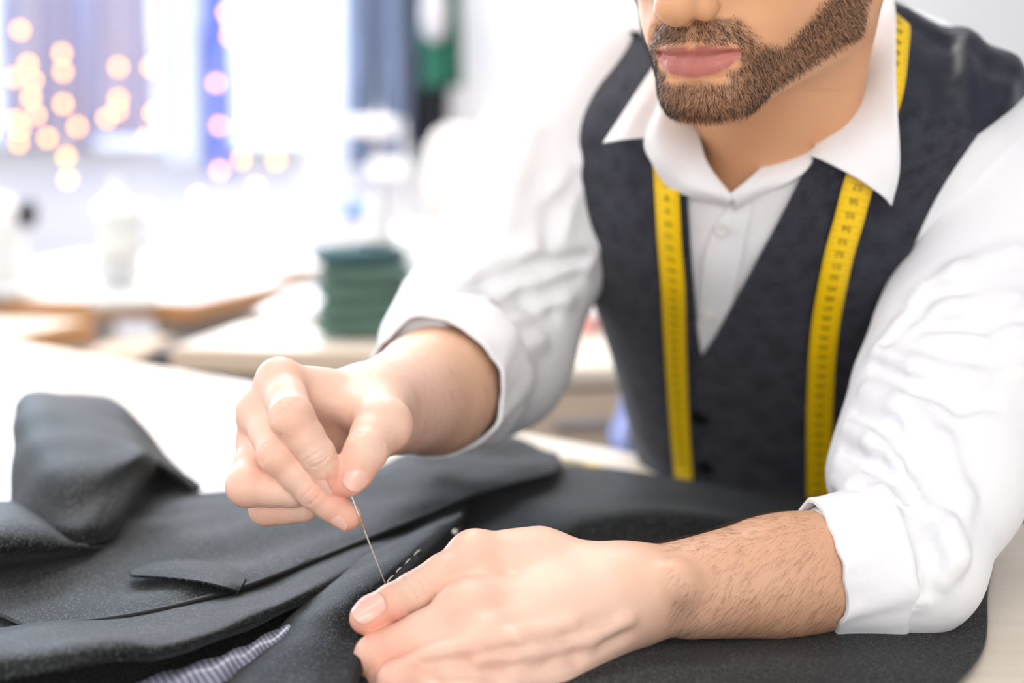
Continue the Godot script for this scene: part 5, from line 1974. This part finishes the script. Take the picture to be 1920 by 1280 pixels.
	single("blue_ribbon_roll", "blue ribbon heap behind the green pile", "ribbon", moved(cloth_ball(Vector3(0.065, 0.028, 0.05), 31), Transform3D(Basis.IDENTITY, ground(684, 494, h) + Vector3(0, 0.145, 0))), mats.blue_plastic)
	single("carton", "white carton under the blue ribbon behind the green pile", "carton", block(Vector3(0.17, 0.12, 0.12), 0.004), mats.white_paint, ground(684, 494, h) + Vector3(0, 0.062, 0))
	# thread stand before the wall
	var sp := ground(715, 470, h)
	var ts := thing("thread_stand", "white thread stand with two shelves in front of the jeans", "thread stand", sp)
	part("pole", tube([Vector3(0.0, 0, 0), Vector3(0.0, 0.46, 0)], [0.012, 0.012], 10), mats.steel, ts)
	part("pole", tube([Vector3(0.075, 0, 0), Vector3(0.075, 0.42, 0)], [0.008, 0.008], 10), mats.white_paint, ts)
	box_part("shelf", ts, Vector3(-0.022, 0.40, 0), Vector3(0.155, 0.055, 0.10), mats.white_paint, 0.01)
	box_part("shelf", ts, Vector3(0.03, 0.265, 0), Vector3(0.13, 0.055, 0.10), mats.white_paint, 0.01)
	part("base", lathe([Vector2(0.001, 0.0), Vector2(0.09, 0.0), Vector2(0.09, 0.012), Vector2(0.02, 0.02), Vector2(0.001, 0.02)], 24), mats.white_paint, ts)
	# pale upholstered chair
	var pc := ground(850, 640, 0.45)
	var ch := thing("upholstered_chair", "cream upholstered chair by the wall below the green coat", "chair", P(872, 330, 4.52))
	part("backrest", cloth_ball(Vector3(0.14, 0.17, 0.05), 44), mats.cream, ch)
	var st := part("seat", cloth_ball(Vector3(0.22, 0.06, 0.2), 45), mats.cream, ch)
	st.position = Vector3(0, -0.42, 0.15)
	for q in [Vector2(-0.15, 0.0), Vector2(0.15, 0.0), Vector2(-0.15, 0.3), Vector2(0.15, 0.3)]:
		part("leg", tube([Vector3(q.x, -0.46, q.y), Vector3(q.x * 1.1, -ch.position.y, q.y)], [0.02, 0.014], 10), mats.table_edge, ch)
	# white heap of cloth
	single("white_cloth_heap", "heap of white cloth on the table beside the green pile", "cloth", moved(cloth_ball(Vector3(0.17, 0.075, 0.12), 51), Transform3D(Basis.IDENTITY, ground(850, 560, h) + Vector3(0, 0.082, 0))), mats.white_paint)
	desk("white table behind the man's raised arm", ground(920, 560, h), 0.9, 0.5, 0.0, mats.white_top, mats.leg_beige)
	single("pin_cushion", "small red pin cushion on the pale table behind the man", "pin cushion", moved(cloth_ball(Vector3(0.018, 0.02, 0.018), 60), Transform3D(Basis.IDENTITY, ground(1100, 640, h) + Vector3(0, 0.018, 0))), mats.red_plastic)
	# cabinet
	var cp := ground(1068, 700, 0.75)
	var cb := thing("drawer_cabinet", "beige drawer cabinet standing behind the table, left of the man", "cabinet", Vector3(cp.x, 0, cp.z))
	cb.rotation.y = 0.16
	box_part("top", cb, Vector3(0.0, 0.75, -0.13), Vector3(0.34, 0.025, 0.34), mats.table_top, 0.004)
	box_part("body", cb, Vector3(0.01, 0.37, -0.13), Vector3(0.26, 0.735, 0.30), mats.brown, 0.004, "brown carcass")
	for q in 3:
		var dr := box_part("drawer", cb, Vector3(0.02, 0.62 - q * 0.235, 0.028), Vector3(0.225, 0.222, 0.02), mats.beige, 0.004)
		box_part("handle", dr, Vector3(0, 0.07, 0.018), Vector3(0.10, 0.012, 0.012), mats.steel, 0.003)
	# dark block standing in for the shade under the sewing table
	var bo := thing("knee_space_shade", "dark block standing for the shaded knee space of the white-topped sewing table", "cabinet", Vector3(-0.585, 0.0, -2.36))
	box_part("body", bo, Vector3(0, 0.34, 0), Vector3(0.10, 0.66, 0.22), mats.black, 0.006)
	box_part("top", bo, Vector3(0, 0.685, 0), Vector3(0.11, 0.02, 0.23), mats.machine_dark, 0.005)
	var pd := thing("pedestal", "beige pedestal in front of the white-topped sewing table", "pedestal", Vector3(-0.715, 0.0, -2.36))
	box_part("body", pd, Vector3(0, 0.34, 0), Vector3(0.10, 0.66, 0.22), mats.leg_beige, 0.006)
	box_part("top", pd, Vector3(0, 0.685, 0), Vector3(0.11, 0.02, 0.23), mats.beige, 0.005)
	# chair at the far right
	var rc := thing("stool", "dark padded stool with brown wooden frame at the right edge", "stool", P(1985, 900, 1.75))
	part("seat", cloth_ball(Vector3(0.16, 0.045, 0.15), 71), mats.black, rc)
	box_part("apron", rc, Vector3(0, -0.065, 0), Vector3(0.27, 0.06, 0.24), mats.brown, 0.008)
	for q in [Vector2(-1, -1), Vector2(1, -1), Vector2(-1, 1), Vector2(1, 1)]:
		part("leg", tube([Vector3(q.x * 0.11, -0.06, q.y * 0.1), Vector3(q.x * 0.14, -rc.position.y, q.y * 0.13)], [0.02, 0.015], 10), mats.brown, rc)

func cloth_ball(r: Vector3, seed_: int) -> Buf:
	var nz := FastNoiseLite.new()
	nz.seed = seed_
	nz.frequency = 1.0
	var b := Buf.new()
	var nu := 36
	var nv := 18
	for j in nv + 1:
		var t := PI * j / nv
		for k in nu + 1:
			var a := TAU * k / nu
			var d := Vector3(sin(t) * cos(a), cos(t), sin(t) * sin(a))
			var e := Vector3(signf(d.x) * pow(absf(d.x), 0.6), signf(d.y) * pow(absf(d.y), 0.7), signf(d.z) * pow(absf(d.z), 0.6))
			b.vert(e * r * (1.0 + nz.get_noise_3dv(d * 1.6) * 0.10 + nz.get_noise_3dv(d * Vector3(2, 7, 2)) * 0.05), (d / r).normalized(), Vector2(a * 0.05, t * 0.05))
	for j in nv:
		for k in nu:
			b.quad(j * (nu + 1) + k, j * (nu + 1) + k + 1, (j + 1) * (nu + 1) + k + 1, (j + 1) * (nu + 1) + k)
	return b
